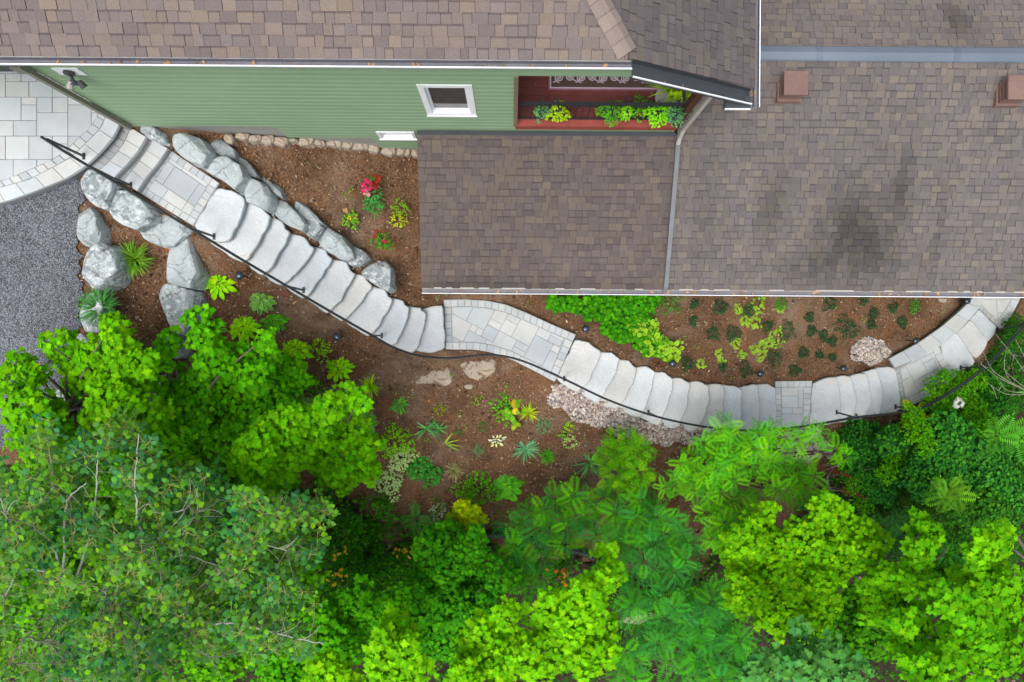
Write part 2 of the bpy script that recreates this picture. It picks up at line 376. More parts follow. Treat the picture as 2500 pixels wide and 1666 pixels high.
# patio (the top terrace)
PD = 11.2
S_IN = [(240,262),(237,286),(222,309),(180,348),(154,373),(121,393),(70,415),(31,432),(0,442),(-120,462),(-400,470)]
S_OUT = [(260,272),(253,298),(239,320),(205,354),(171,385),(126,410),(70,438),(0,458),(-120,478),(-400,486)]
C_OUT = [(293,290),(288,312),(273,338),(255,359),(233,383),(203,409),(162,435),(82,468),(26,488),(0,495),(-120,515),(-400,523)]
m = MB(); ashlar(m, [(-420, 150), (100, 150), (232, 258)] + S_IN[:], PD, math.radians(0), .128, org=(-25, 180))
pave([(-420, 140), (110, 140), (262, 272)] + C_OUT, PD + .1)
prism(m, PX([(-420, 140), (110, 140), (258, 272)] + S_OUT[1:], PD + .02), H - PD - .012, H - PD - .5, (.3, .29, .28), mi=1)
blocks(m, S_IN, S_OUT, 32, PD, .06)
tag(m.build('patio', [M['paver'], M['joint']]), kind='structure')
m = MB(); blocks(m, S_OUT, C_OUT, 15, PD - .003, .07, gap=.004, sub=3, s=1.04)
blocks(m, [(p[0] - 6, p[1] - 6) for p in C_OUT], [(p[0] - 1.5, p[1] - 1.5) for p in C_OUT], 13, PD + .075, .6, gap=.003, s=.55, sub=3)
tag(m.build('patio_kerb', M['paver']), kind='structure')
# paver steps below the patio
def paver_step(D, back, pav, front, label):
    pave(back + front[::-1], D); c = P(*np.mean(pav, 0), D + .17); t = thing('paver_step', c, label, 'step', 'paver steps below the patio')
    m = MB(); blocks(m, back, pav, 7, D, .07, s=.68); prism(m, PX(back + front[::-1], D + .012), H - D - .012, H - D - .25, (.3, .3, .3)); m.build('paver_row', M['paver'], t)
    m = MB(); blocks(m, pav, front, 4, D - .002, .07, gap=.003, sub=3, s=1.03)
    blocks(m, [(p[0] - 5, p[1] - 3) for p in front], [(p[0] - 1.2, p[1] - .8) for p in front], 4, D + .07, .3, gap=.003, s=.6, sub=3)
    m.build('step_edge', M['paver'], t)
E2 = [(356,334),(338,366),(309,402),(278,433)]; B2 = [(320,312),(303,348),(281,379),(244,415)]
E3 = [(409,362),(388,394),(356,433),(334,467)]; B3 = [(373,341),(356,370),(331,404),(303,440)]
paver_step(11.37, [(300, 300), (290, 325), (262, 362), (222, 405)], B2, E2, 'curved paver step with smooth edge blocks directly below the round patio')
paver_step(11.54, E2, B3, E3, 'second curved paver step, above the first square paved landing')
# upper landing
LD = 11.71; m = MB()
A0, A1, A2, A3 = (409, 362), (534, 446), (471, 551), (334, 467)
ins = lambda p, q, d: (p[0] + (q[0] - p[0]) * d, p[1] + (q[1] - p[1]) * d)
prism(m, PX(pave([A0, (536, 448), (473, 553), A3], LD), LD + .012), H - LD - .012, H - LD - .3, (.3, .29, .28))
blocks(m, [A0, A1], [ins(A0, A3, .14), ins(A1, A2, .14)], 8, LD, .06)
blocks(m, [ins(A0, A3, .86), ins(A1, A2, .86)], [A3, A2], 8, LD, .06)
b0, b1, b2, b3 = ins(A0, A3, .14), ins(A1, A2, .14), ins(A1, A2, .86), ins(A0, A3, .86)
blocks(m, [b0, b3], [ins(b0, b1, .13), ins(b3, b2, .13)], 5, LD, .06)
blocks(m, [ins(b0, b1, .87), ins(b3, b2, .87)], [b1, b2], 5, LD, .06)
ashlar(m, [ins(b0, b1, .13), ins(b0, b1, .87), ins(b3, b2, .87), ins(b3, b2, .13)], LD, math.radians(-34), .128)
tag(m.build('upper_landing', M['paver']), kind='structure')
# middle landing
MD = 13.6; m = MB()
T = [(1083,732),(1133,731),(1189,734),(1236,744),(1284,763),(1340,789),(1406,817)]; Ti = [(1085,750),(1133,748),(1186,751),(1231,761),(1277,780),(1333,806),(1399,834)]
Bo = [(1088,853),(1105,854),(1161,854),(1203,862),(1250,879),(1312,910),(1354,933)]; Bi = [(1087,836),(1106,836),(1163,836),(1208,844),(1257,861),(1318,892),(1363,917)]
prism(m, PX(pave(T + Bo[::-1], MD), MD + .012), H - MD - .012, H - MD - .3, (.3, .29, .28))
blocks(m, T, Ti, 20, MD, .06); blocks(m, Bi, Bo, 17, MD, .06)
blocks(m, [(1085, 751), (1087, 835)], [(1102, 751), (1104, 835)], 5, MD, .06, s=.85)
blocks(m, [(1380, 827), (1346, 907)], [(1398, 835), (1363, 915)], 5, MD, .06)
ashlar(m, [(1103,751),(1135,749),(1184,752),(1230,762),(1277,781),(1333,807),(1377,827),(1345,908),(1318,891),(1257,860),(1208,843),(1163,835),(1105,835)], MD, math.radians(-28), .135)
tag(m.build('middle_landing', M['paver']), kind='structure')
# lower small landing
SD = 15.47; m = MB(); q = [(1892,932),(1983,930),(1979,1046),(1893,1048)]
prism(m, PX(pave(q, SD), SD + .012), H - SD - .012, H - SD - .3, (.3, .29, .28))
blocks(m, [(1893, 931), (1983, 930)], [(1893, 946), (1981, 945)], 6, SD, .06); blocks(m, [(1893, 947), (1893, 1046)], [(1907, 947), (1907, 1046)], 7, SD, .06)
blocks(m, [(1962, 946), (1960, 1046)], [(1981, 946), (1975, 1046)], 7, SD, .06)
ashlar(m, [(1908, 947), (1961, 946), (1959, 1046), (1908, 1046)], SD, 0.0, .135)
tag(m.build('lower_landing', M['paver']), kind='structure')
# bend landing
BD = 16.32; m = MB(); outer = [(2340,916),(2318,935),(2285,960),(2243,983),(2198,1002)]; inner = [(2328,900),(2305,918),(2273,942),(2235,964),(2197,982)]
prism(m, PX(pave([(2180,890),(2290,840),(2300,872)] + outer, BD), BD + .012), H - BD - .012, H - BD - .3, (.3, .29, .28))
blocks(m, outer, inner, 12, BD, .06)
blocks(m, [(2182, 905), (2196, 982)], [(2197, 899), (2210, 977)], 7, BD, .06, s=.85)
blocks(m, [(2276, 852), (2290, 884), (2305, 905), (2313, 912)], [(2293, 844), (2303, 872), (2318, 895), (2328, 901)], 4, BD, .06)
ashlar(m, [(2198,899),(2275,853),(2289,885),(2306,916),(2272,941),(2234,963),(2211,976)], BD, math.radians(28), .135)
tag(m.build('bend_landing', M['paver']), kind='structure')
# lowest landing, running under the eave
ED = 16.85; m = MB(); outer = [(2445,806),(2470,772),(2490,733),(2520,660)]; inner = [(2430,794),(2454,760),(2474,725),(2500,655)]
prism(m, PX(pave([(2386,753),(2432,640),(2526,640)] + outer[::-1][1:] + [(2434, 798)], ED), ED + .012), H - ED - .012, H - ED - .3, (.3, .29, .28))
blocks(m, inner, outer, 8, ED, .06)
blocks(m, [(2388, 752), (2436, 798)], [(2395, 744), (2441, 788)], 5, ED, .06, s=.85)
ashlar(m, [(2396,744),(2440,640),(2498,640),(2473,724),(2453,759),(2436,783)], ED, 0.02, .16)
tag(m.build('lowest_landing', M['paver']), kind='structure')
# curved coping wall at the bend
WD = 15.98; t = thing('garden_wall', P(2300, 810, 16.5), 'low curved wall with pale smooth coping beside the bend of the steps', 'wall')
co_o = [(2171,876),(2243,837),(2299,798),(2341,762),(2369,735),(2400,690),(2425,640)]; co_i = [(2185,898),(2243,876),(2291,849),(2341,809),(2383,764),(2402,735),(2440,680),(2462,640)]
m = MB(); blocks(m, co_o, co_i, 9, WD, .07, gap=.004, sub=3, s=.92); m.build('coping', M['paver'], t)
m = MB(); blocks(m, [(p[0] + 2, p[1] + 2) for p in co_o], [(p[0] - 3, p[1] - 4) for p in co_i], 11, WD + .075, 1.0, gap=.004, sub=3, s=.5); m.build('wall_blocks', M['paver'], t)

# ------------------------------------------------------------------ stone slab steps
ORD = ['first', 'second', 'third', 'fourth', 'fifth', 'sixth', 'seventh', 'eighth', 'ninth', 'tenth', 'eleventh', 'twelfth', 'thirteenth', 'fourteenth', 'fifteenth',
       'sixteenth', 'seventeenth', 'eighteenth', 'nineteenth', 'twentieth']
def slab(poly, D, label, group, jag=None, thick=.17):
    """a natural stone tread: pixel outline, chipped rounded edge, gently uneven top"""
    PATH.append((poly, D, 9)); base = np.array([P(x, y, D)[:2] for x, y in poly]); k = len(base); dens = []
    sd = rnd(0, 100)
    for i in range(k):
        a, b = base[i], base[(i + 1) % k]; n = max(2, int(np.linalg.norm(b - a) / .07))
        for t in range(n):
            p = a + (b - a) * t / n; dens.append(p)
    q = np.array(dens); c = q.mean(0)
    q = .18 * np.roll(q, 1, 0) + .64 * q + .18 * np.roll(q, -1, 0)
    nn = np.roll(q, -1, 0) - np.roll(q, 1, 0); nn = np.stack([nn[:, 1], -nn[:, 0]], 1); nn /= np.linalg.norm(nn, axis=1, keepdims=True) + 1e-9
    if (nn * (q - c)).sum() < 0: nn = -nn
    w = np.array([.020 * mnoise.noise((p[0] * 5, p[1] * 5, sd)) + .016 * mnoise.noise((p[0] * 16, p[1] * 16, sd)) for p in q]); q = q + nn * w[:, None]
    ar = 0.5 * np.sum(q[:, 0] * np.roll(q[:, 1], -1) - np.roll(q[:, 0], -1) * q[:, 1])
    if ar < 0: q = q[::-1]; nn = nn[::-1]
    z = H - D; n = len(q); rings = []
    jit = np.array([mnoise.noise((p[0] * 9, p[1] * 9, sd + 5)) for p in q])
    for ins_, dz in ((.55, .006), (.30, .004), (.12, 0.0)): rings.append(np.c_[q + (c - q) * ins_, np.full(n, z + dz)])
    rings.append(np.c_[q - nn * .018, np.full(n, z - .003)]); rings.append(np.c_[q, z - .022 + .006 * jit]); rings.append(np.c_[q + nn * (.001 + .006 * jit[:, None]), np.full(n, z - .09)])
    rings.append(np.c_[q - nn * .03, np.full(n, z - thick)])
    for r in rings[:4]:
        r[:, 2] += [.011 * mnoise.noise((p[0] * 3, p[1] * 3, sd)) + .006 * mnoise.noise((p[0] * 8, p[1] * 8, sd)) for p in r]
    v = np.concatenate(rings + [np.array([[c[0], c[1], z + .006]])]); fs = []
    nr = len(rings)
    for i in range(n):
        j = (i + 1) % n; fs.append((nr * n, i, j))
        for r in range(nr - 1): fs.append((r * n + i, (r + 1) * n + i, (r + 1) * n + j, r * n + j))
    base_c = np.array([(.52, .555, .58), (.54, .565, .58), (.50, .54, .575), (.55, .555, .55), (.53, .56, .585)])[R.integers(4)] * rnd(.92, 1.06)
    col = np.tile(base_c, (len(v), 1)); col[4 * n:7 * n] *= np.array((.55, .60, .61))  # sides and risers multiplied darker, their shade painted into the stone colour
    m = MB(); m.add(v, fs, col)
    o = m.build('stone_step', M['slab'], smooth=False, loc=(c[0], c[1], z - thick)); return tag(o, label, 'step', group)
def bulge(a, b, k, s=1.0):
    a, b = np.array(a, float), np.array(b, float); d = b - a; nrm = np.array((-d[1], d[0])) / (np.linalg.norm(d) + 1e-9)
    if nrm[0] < 0: nrm = -nrm
    return [tuple(a + d * t + nrm * k * math.sin(math.pi * t) * (1 + .5 * rnd(-1, 1))) for t in (0, .12, .3, .5, .7, .88, 1)]
GU, GL, GB = 'slab steps of the upper flight', 'slab steps of the lower flight', 'slab steps near the bend'
slab([(528,457),(565,463),(598,486),(599,497),(596,515),(574,560),(560,588),(536,592),(500,584),(471,551),(500,505)], 11.71, 'broad stone slab step directly below the upper paved landing', GU)
prev = ((600, 480), (530, 596)); sideU = []
for k, ((a, b), D) in enumerate(zip(UP, UPD)):
    pa, pb = prev; f = bulge(a, b, 5 if k < 9 else 1)
    back = [(pb[0] - 30, pb[1] - 14), (pa[0] - 34, pa[1] - 8)]
    top = (pa[0] + (a[0] - pa[0]) * .5 + 6, pa[1] + (a[1] - pa[1]) * .5 - 8); bot = (pb[0] + (b[0] - pb[0]) * .35 - 6, pb[1] + (b[1] - pb[1]) * .35 + 9)
    if k == 9: top = (1060, 748); 
    slab(f + [(b[0] - 12, b[1] + 7), bot] + back + [top, (a[0] - 12, a[1] - 6)] if k < 9 else f + [(1060, 862), bot] + back + [top], D,
         'grey natural stone slab, %s tread below the broad top slab of the upper flight' % ORD[k], GU)
    prev = (a, b)
prev = ((1402, 826), (1360, 926))
for k, ((a, b), D) in enumerate(zip(LO, LOD)):
    pa, pb = prev; f = bulge(a, b, [9, 6, 9, 3, 5, 7, 12, 4, 7, 4, 1][k])
    back = [(pb[0] - (2 if k == 0 else 26), pb[1] - (0 if k == 0 else 8)), (pa[0] - (0 if k == 0 else 26), pa[1] - (-2 if k == 0 else 2))]
    top = (pa[0] + (a[0] - pa[0]) * .55, pa[1] + (a[1] - pa[1]) * .5 - 7); bot = (pb[0] + (b[0] - pb[0]) * .5 - 2, pb[1] + (b[1] - pb[1]) * .5 + 9)
    slab(f + [(b[0] - 8, b[1] + 5), bot] + back + [top, (a[0] - 8, a[1] - 4)], D,
         'pale stone slab, %s tread down from the middle landing' % ORD[k] if k else 'broad pale stone slab joining the foot of the curved middle landing', GL)
    prev = (a, b)
prev = ((1984, 935), (1976, 1036))
for k, ((a, b), D) in enumerate(zip(U2, U2D)):
    pa, pb = prev; f = bulge(a, b, [4, 8, 9, 8, 2][k])
    back = [(pb[0] - (0 if k == 0 else 24), pb[1]), (pa[0] - (0 if k == 0 else 24), pa[1] + 2)]
    top = (pa[0] + (a[0] - pa[0]) * .5, pa[1] + (a[1] - pa[1]) * .5 - 5); bot = (pb[0] + (b[0] - pb[0]) * .5, pb[1] + (b[1] - pb[1]) * .5 + 6)
    slab(f + [(b[0] - 6, b[1] + 3), bot] + back + [top], D, 'stone slab, %s tread after the small square landing' % ORD[k], GB)
    prev = (a, b)
slab([(2294,842),(2338,811),(2356,840),(2369,862),(2383,881),(2378,893),(2344,906),(2327,912),(2312,893),(2302,873)], 16.36, 'wide speckled slab joining the curved side of the bend landing', GB)
slab([(2330,815),(2338,808),(2369,779),(2392,806),(2414,834),(2405,853),(2395,866),(2383,879),(2366,860)], 16.53, 'middle one of the three slabs beside the pale coping wall', GB)
slab([(2362,784),(2369,778),(2390,754),(2412,776),(2436,798),(2430,815),(2420,829),(2412,836)], 16.70, 'speckled slab between the coping wall and the paved landing under the eave', GB)

gx = np.r_[np.linspace(-2600, -100, 14), np.arange(-60, 2561, 7), np.linspace(2600, 5200, 14)]
gy = np.r_[np.linspace(-2200, -100, 12), np.arange(-60, 1727, 7), np.linspace(1760, 4200, 14)]
def settle(X, Y, D):
    for poly, Dp, grow in PATH:
        q = np.array(poly, float); c = q.mean(0); q2 = c + (q - c) * (1 + grow / np.linalg.norm(q - c, axis=1).mean())
        D = np.where(inpoly(X, Y, q2), np.maximum(D, Dp + .03), D); D = np.where(inpoly(X, Y, q), np.maximum(D, Dp + .10), D)
    return D
sheet('ground', gx, gy, M['ground'], mask=settle, rough=.035)
FLOOR = [(-300,1150),(560,1170),(760,1190),(860,1240),(960,1330),(1080,1350),(1240,1350),(1400,1370),(1560,1420),(1700,1400),(1780,1340),(1900,1290),(2020,1200),(2080,1090),(2180,1050),(2330,960),(2420,900),(2480,850),(2560,780),(2800,1750),(-300,1750)]
sheet('forest_floor', np.arange(-300, 2800, 14), np.arange(760, 1760, 14), M['shade_soil'], up=.09, rough=.035, cut=lambda x, y: inpoly(x + 14 * np.sin(y / 23.0), y + 14 * np.sin(x / 31.0) + 8 * np.sin(x / 11.0), FLOOR))  # soil sheet added dark so that gaps between crowns read as deep shade

m = MB(); m.add([(-260, -260, -6), (260, -260, -6), (260, 260, -6), (-260, 260, -6)], [(0, 1, 2, 3)]); tag(m.build('far_ground', M['ground']), kind='structure')
# ------------------------------------------------------------------ house (axis-aligned in its own frame, turned a little)
TH = math.radians(-.42)
HC = np.array((0.0, 3.6, 6.0))
ct, st_ = math.cos(TH), math.sin(TH)
house = thing('house', (ct * HC[0] - st_ * HC[1], st_ * HC[0] + ct * HC[1], HC[2]), 'green sided house with grey brown shingle roofs, a red balcony and a lower wing', 'house', rz=TH)
ORG[house.name] = HC
def zD(D): return H - D
WY = 3.495; XL = -6.24; XR = 2.66
def siding(m, x0, x1, y, z0, z1, holes=(), e=.15, axis='x'):
    """lap siding courses facing -y (or -x when axis='y'), leaving rectangular holes (a0, a1, z0, z1)"""
    cuts = sorted(set([z0, z1] + [z for k in range(int(z0 / e) - 1, int(z1 / e) + 2) for z in (k * e, k * e + .58 * e) if z0 < z < z1] + [g for h in holes for g in h[2:] if z0 < g < z1]))
    prof = lambda z, top: (lambda f: .014 if f <= .58001 else .014 * (1 - (f - .58) / .42) + .001)(1.0 if top and (z / e - math.floor(z / e + 1e-6)) < 1e-4 else z / e - math.floor(z / e + 1e-6))
    for za, zb in zip(cuts[:-1], cuts[1:]):
        if zb - za < .001: continue
        mid = (za + zb) / 2; segs = [(x0, x1)]
        for (h0, h1, g0, g1) in holes:
            if g0 < mid < g1:
                ns = []
                for a, b in segs:
                    if h0 > a: ns.append((a, min(b, h0)))
                    if h1 < b: ns.append((max(a, h1), b))
                segs = [s for s in ns if s[1] - s[0] > .005]
        oa, ob = prof(za, False), prof(zb, True)
        for a, b in segs:
            v = [(a, y - oa, za), (b, y - oa, za), (b, y - ob, zb), (a, y - ob, zb), (a, y, za), (b, y, za)]
            if axis == 'y': v = [(y + (p[1] - y), p[0], p[2]) for p in v]
            m.add(v, [(0, 1, 2, 3), (4, 5, 1, 0)], np.array((1, 1, 1)) * rnd(.98, 1.02))
EAVE_D = 7.70
win = (-1.325, -.57, zD(10.53), zD(9.28)); win2 = (-2.30, -1.665, zD(11.79), zD(11.39)); por = (.06, XR - .02, zD(11.10), zD(8.96))
m = MB()
siding(m, XL, -5.15, WY, zD(11.22), zD(7.9)); 
siding(m, -5.15, -3.9, WY, zD(11.19), zD(7.9))
siding(m, -3.9, -2.42, WY, zD(11.77), zD(7.9)); siding(m, -2.42, -1.6, WY, zD(12.36), zD(11.78), holes=[win2])
siding(m, -2.42, 1.2, WY, zD(11.78), zD(7.9), holes=[win, win2, por])
for i in range(5):
    xa, xb = 1.2 + i * .292, 1.2 + (i + 1) * .292; siding(m, xa, xb, WY, zD(11.78), min(zD(8.9), zD(7.9)) if i > 2 else zD(8.05 + .62 * max(0, xb - 1.31)), holes=[por])
m.build('siding_wall', M['siding'], house)
m = MB()      # other walls of the main block and of the set-back left wing
siding(m, -11.5, XL, 4.39, zD(10.86), zD(7.9), holes=[]); 
siding(m, 3.5, 10, XL, zD(11.2), zD(7.9), axis='y')
box(m, XR - .04, XR, 6.4, 9.5, zD(11.1), zD(8.8)); box(m, .1, XR - .1, 6.4, 6.44, zD(11.1), zD(8.8)); box(m, .02, .06, 3.52, 6.4, zD(11.1), zD(8.0)); box(m, -11.5, 1.2, 9.4, 9.44, zD(12), zD(8.2))
m.build('side_wall', M['siding'], house)
m = MB(); box(m, XL + .02, -2.40, WY + .012, WY + .2, zD(13.2), zD(11.1)); box(m, -2.40, -1.55, WY + .010, WY + .2, zD(13.4), zD(12.3)); m.build('foundation', M['concrete'], house)
m = MB(); box(m, -11.5, XL - .1, 4.36, 4.42, zD(11.2), zD(10.85)); m.build('dark_sill', M['darkgrey'], house)
# shingles
PAL_S = np.array([(.185, .16, .155), (.165, .15, .155), (.205, .175, .16), (.145, .13, .135), (.225, .19, .16), (.19, .165, .165), (.21, .18, .16), (.155, .14, .145)])
PAL_S = (PAL_S * .68 + PAL_S.mean(0) * .32) * np.array((.93, .915, .885)); WT = np.array([5, 5, 4, 3, 2, 4, 2.2, 4]); WT = WT / WT.sum()
def shingles(m, O, u, v, poly, e, wmin=.09, wmax=.24, tint=(1, 1, 1), stains=(), back=None):
    """courses of laminated shingle tabs on a roof plane; poly = convex outline in (u, v)"""
    O, u, v = np.array(O, float), np.array(u, float), np.array(v, float); n = np.cross(u, v); n /= np.linalg.norm(n)
    tint = np.array(tint); pl = np.array(poly, float)
    m.add([O + u * a + v * b - n * .006 for a, b in poly], [tuple(range(len(poly)))], np.array((.07, .06, .06)))
    v0, v1 = pl[:, 1].min(), pl[:, 1].max(); Vs, Cs, Fs = [], [], []; cnt = 0
    for r in range(int((v1 - v0) / e) + 1):
        a, b = v0 + r * e, min(v0 + (r + 1) * e, v1)
        mid = (a + b) / 2; xs = []
        for i in range(len(pl)):
            p, q = pl[i - 1], pl[i]
            if (p[1] - mid) * (q[1] - mid) < 0: xs.append(p[0] + (q[0] - p[0]) * (mid - p[1]) / (q[1] - p[1]))
        if len(xs) < 2: continue
        x, xe = min(xs), max(xs)
        x -= 0 if r % 2 else 0
        while x < xe - .004:
            w = rnd(wmin, wmax); x2 = min(x + w, xe)
            if xe - x2 < .03: x2 = xe
            c = PAL_S[R.choice(len(PAL_S), p=WT)] * rnd(.93, 1.07) * tint
            for (sx, sy, rx, ry, s) in stains:
                g = math.exp(-((x + w / 2 - sx) / rx) ** 2 - ((mid - sy) / ry) ** 2); c = c * (1 - min(.6, s * g * (.85 + .9 * mnoise.noise((x * 4, mid * .9, 2.2)))))
            lift = .016 if R.random() < .5 else .008; j = rnd(-.004, .002); g = .0022
            bb = b - (.022 if R.random() < .5 else 0.0)
            pt = lambda uu, vv, hh: O + u * uu + v * vv + n * hh
            Vs += [pt(x + g, a + j, lift), pt(x2 - g, a + j, lift), pt(x2 - g, bb, lift * .5), pt(x + g, bb, lift * .5), pt(x + g, a + j, -.006), pt(x2 - g, a + j, -.006)]
            Cs += [c] * 4 + [c * .28] * 2  # butt edge coloured dark to paint the shadow line of each course
            Fs += [(cnt, cnt + 1, cnt + 2, cnt + 3), (cnt + 4, cnt + 5, cnt + 1, cnt)]; cnt += 6
            if bb < b:
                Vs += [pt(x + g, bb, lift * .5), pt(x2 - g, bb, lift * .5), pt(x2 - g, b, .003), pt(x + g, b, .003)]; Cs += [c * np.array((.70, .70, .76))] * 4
                Fs += [(cnt, cnt + 1, cnt + 2, cnt + 3)]; cnt += 4
            x = x2
    m.addarr(np.array(Vs), np.array(Fs), np.array(Cs))
p1, p2 = .44, .62; Y0, XH, XE = 3.157, 1.31, 3.09; zE = zD(7.66)
L1 = math.hypot(1, p1); L2 = math.hypot(1, p2)
RU = 3.5; hipx = XH - p1 / p2 * RU; Yr = Y0 + RU
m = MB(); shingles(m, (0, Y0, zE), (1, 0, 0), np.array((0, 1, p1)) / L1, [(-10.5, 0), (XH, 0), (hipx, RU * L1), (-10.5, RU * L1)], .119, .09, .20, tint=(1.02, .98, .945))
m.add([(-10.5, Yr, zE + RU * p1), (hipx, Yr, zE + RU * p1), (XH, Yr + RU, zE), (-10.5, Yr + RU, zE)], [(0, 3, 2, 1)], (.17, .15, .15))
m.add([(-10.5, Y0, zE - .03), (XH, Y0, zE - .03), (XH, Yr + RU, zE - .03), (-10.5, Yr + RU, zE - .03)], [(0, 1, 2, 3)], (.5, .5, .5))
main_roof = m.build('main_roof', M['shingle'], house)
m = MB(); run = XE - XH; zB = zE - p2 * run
shingles(m, (XE, Y0, zB), (0, 1, 0), np.array((-1, 0, p2)) / L2, [(.11, 0), (RU * 2, 0), (RU * 2, run * L2), (RU, (XE - hipx) * L2), (.02, run * L2)], .119, .08, .19, tint=(.72, .73, .755))  # same shingles tinted darker: shade of this plane is in the colour
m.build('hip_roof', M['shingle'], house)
# hip cap shingles
m = MB(); a = np.array((XH - .03, Y0 + .06, zE + .03)); b = np.array((hipx, Yr, zE + RU * p1)); d = (b - a) / np.linalg.norm(b - a)
w1 = np.cross(np.cross((0, -p1, 1), d), (0, 0, 1)); nA = np.array((0, -p1, 1)) / L1; nB = np.array((p2, 0, 1)) / L2
tA = np.cross(nA, d); tB = np.cross(nB, d)
if tA[0] > 0: tA = -tA
if tB[0] < 0: tB = -tB
Lh = np.linalg.norm(b - a); k = int(Lh / .155)
for i in range(k):
    s0, s1 = i * Lh / k, (i + 1) * Lh / k + .03; c = np.array((.235, .19, .165)) * rnd(.85, 1.1); q = []
    for s, up in ((s0, .034), (s1, .016)):
        ctr = a + d * s + np.array((0, 0, up + .012)); q += [ctr + tA * .135 - np.array((0, 0, .012)), ctr + tA * .04 + np.array((0, 0, .004)), ctr + tB * .04 + np.array((0, 0, .004)), ctr + tB * .135 - np.array((0, 0, .012))]
    low = [p - np.array((0, 0, .03)) for p in q[:4]]
    m.add(q + low, [(0, 1, 5, 4), (1, 2, 6, 5), (2, 3, 7, 6), (8, 9, 1, 0), (9, 10, 2, 1), (10, 11, 3, 2)], c)
m.build('hip_cap', M['shingle'], main_roof)
# gutters of the upper roof
def gutter(name, a, b, side, w=.085, dep=.09, leaves=0, parent=house, trough='gutter'):
    """open trough from a to b; side = unit vector pointing away from the roof"""
    a, b, s = np.array(a, float), np.array(b, float), np.array(side, float); up = np.array((0, 0, 1.0)); m = MB()
    prof = [(0.0, 0), (0.0, -dep), (w, -dep), (w, .0), (w + .004, .0)]
    def ring(p): return [p + s * x + up * z for x, z in prof]
    r1, r2 = ring(a), ring(b); k = len(prof); m.add(r1 + r2, [(i, i + 1, k + i + 1, k + i) for i in range(k - 1)], (1, 1, 1), 0)
    lip = [(w, .006), (w + .012, .006), (w + .012, -.022), (w, -.03)]
    r1 = [a + s * x + up * z for x, z in lip]; r2 = [b + s * x + up * z for x, z in lip]
    m.add(r1 + r2, [(0, 1, 5, 4), (1, 2, 6, 5), (2, 3, 7, 6), (0, 3, 2, 1), (4, 5, 6, 7)], (1, 1, 1), 1)
    d = b - a
    for _ in range(leaves):
        p = a + d * rnd() + s * (rnd(.005, w * .8)) - up * (dep - .012); q = R.normal(size=3) * .022; r_ = np.cross(q, up) * .4
        m.add([p + q, p + r_, p - q, p - r_], [(0, 1, 2, 3)], np.array((.42, .24, .12)) * rnd(.5, 1.5), 2)
    return m.build(name, [M[trough], M['white'], M['chip']], parent)
gutter('gutter', (-10.5, Y0 - .004, zE - .028), (XH + .02, Y0 - .004, zE - .028), (0, -1, 0), .068, .07, 90)
gutter('sloped_gutter', (XH + .03, Y0 + .03, zE - .03), (XE - .02, Y0 + .115, zB - .03), (0, -1, 0), .19, .10, 3, trough='darkgrey')
gutter('gutter', (XE + .006, 3.04, zB - .03), (XE + .006, 9.9, zB - .03), (1, 0, 0), .062, .06, 20)
m = MB(); box(m, 2.74, 3.07, 3.04, 3.2, zB - .16, zB - .09); er = m.build('eave_return', M['darkgrey'], house); m = MB(); box(m, 2.74, 3.07, 3.025, 3.039, zB - .12, zB - .088); m.build('eave_trim', M['white'], er)
m = MB(); box(m, -10.5, XH, 3.15, WY + .01, zE - .14, zE - .10); m.build('soffit', M['white'], house)
m = MB()
for (x0, x1, z0, z1) in ((win[0], win[1], win[2], win[3]),):
    pass
def window(x0, x1, z0, z1, y, fw=.085, dep=.09):
    f = MB(); box(f, x0, x1, y - .03, y + dep, z0, z0 + fw); box(f, x0, x1, y - .03, y + dep, z1 - fw, z1)
    box(f, x0, x0 + fw, y - .028, y + dep, z0 + fw, z1 - fw); box(f, x1 - fw, x1, y - .028, y + dep, z0 + fw, z1 - fw)
    i0, i1, k0, k1 = x0 + fw, x1 - fw, z0 + fw, z1 - fw; s = .035
    box(f, i0, i1, y + .03, y + .075, k0, k0 + s * 1.4); box(f, i0, i1, y + .03, y + .075, k1 - s, k1); box(f, i0, i0 + s, y + .032, y + .075, k0 + s * 1.4, k1 - s); box(f, i1 - s, i1, y + .032, y + .075, k0 + s * 1.4, k1 - s)
    w = MB(); w.add([(x0 - .012, y - .022, z0 - .02), (x1 + .012, y - .022, z0 - .02), (x1 + .012, y - .022, z0), (x0 - .012, y - .022, z0)], [(0, 1, 2, 3)])
    o = f.build('window', M['white'], house)
    p = MB(); box(p, i0 + .01, i1 - .01, y + .05, y + .058, k0 + .02, k1 - .02); p.build('pane', M['glass'], o)
    s_ = MB(); box(s_, x0 - .012, x1 + .012, y - .045, y - .031, z0 - .012, z0 + .022); s_.build('sill', M['white'], o)
    p = MB(); box(p, i0, i1, y + .5, y + .52, k0 - .2, k1 + .2, (.35, .25, .2)); p.build('blind', M['tanwood'], o)
window(*win, WY); window(*win2, WY, .05)
# balcony
dz = zD(11.0)
m = MB()
for i in range(24):
    y0 = 3.59 + i * .125; t = rnd(.85, 1.12); box(m, .06, XR - .06, y0, y0 + .121, dz - .04, dz + rnd(-.001, .001), (t, t, t))
m.build('balcony_floor', M['deck'], house)
m = MB(); box(m, .03, XR - .02, WY - .035, 3.585, dz - .16, dz + .012); m.build('balcony_rim', M['rim'], house)
m = MB(); box(m, .0, .06, WY - .03, WY + .12, zD(11.02), zD(8.98)); m.build('balcony_jamb', M['tanwood'], house)
m = MB(); box(m, XR - .09, XR + .01, WY - .02, WY + .10, zD(11.1), zD(8.6)); box(m, XR - .05, XR - .005, 3.6, 4.9, zD(8.9), zD(8.6)); m.build('balcony_post', M['wood'], house)
rail = MB(); rz = zD(10.24); ry = 3.572
box(rail, .07, XR - .1, ry - .022, ry + .024, rz - .03, rz); railing = rail.build('railing', M['black'], house)
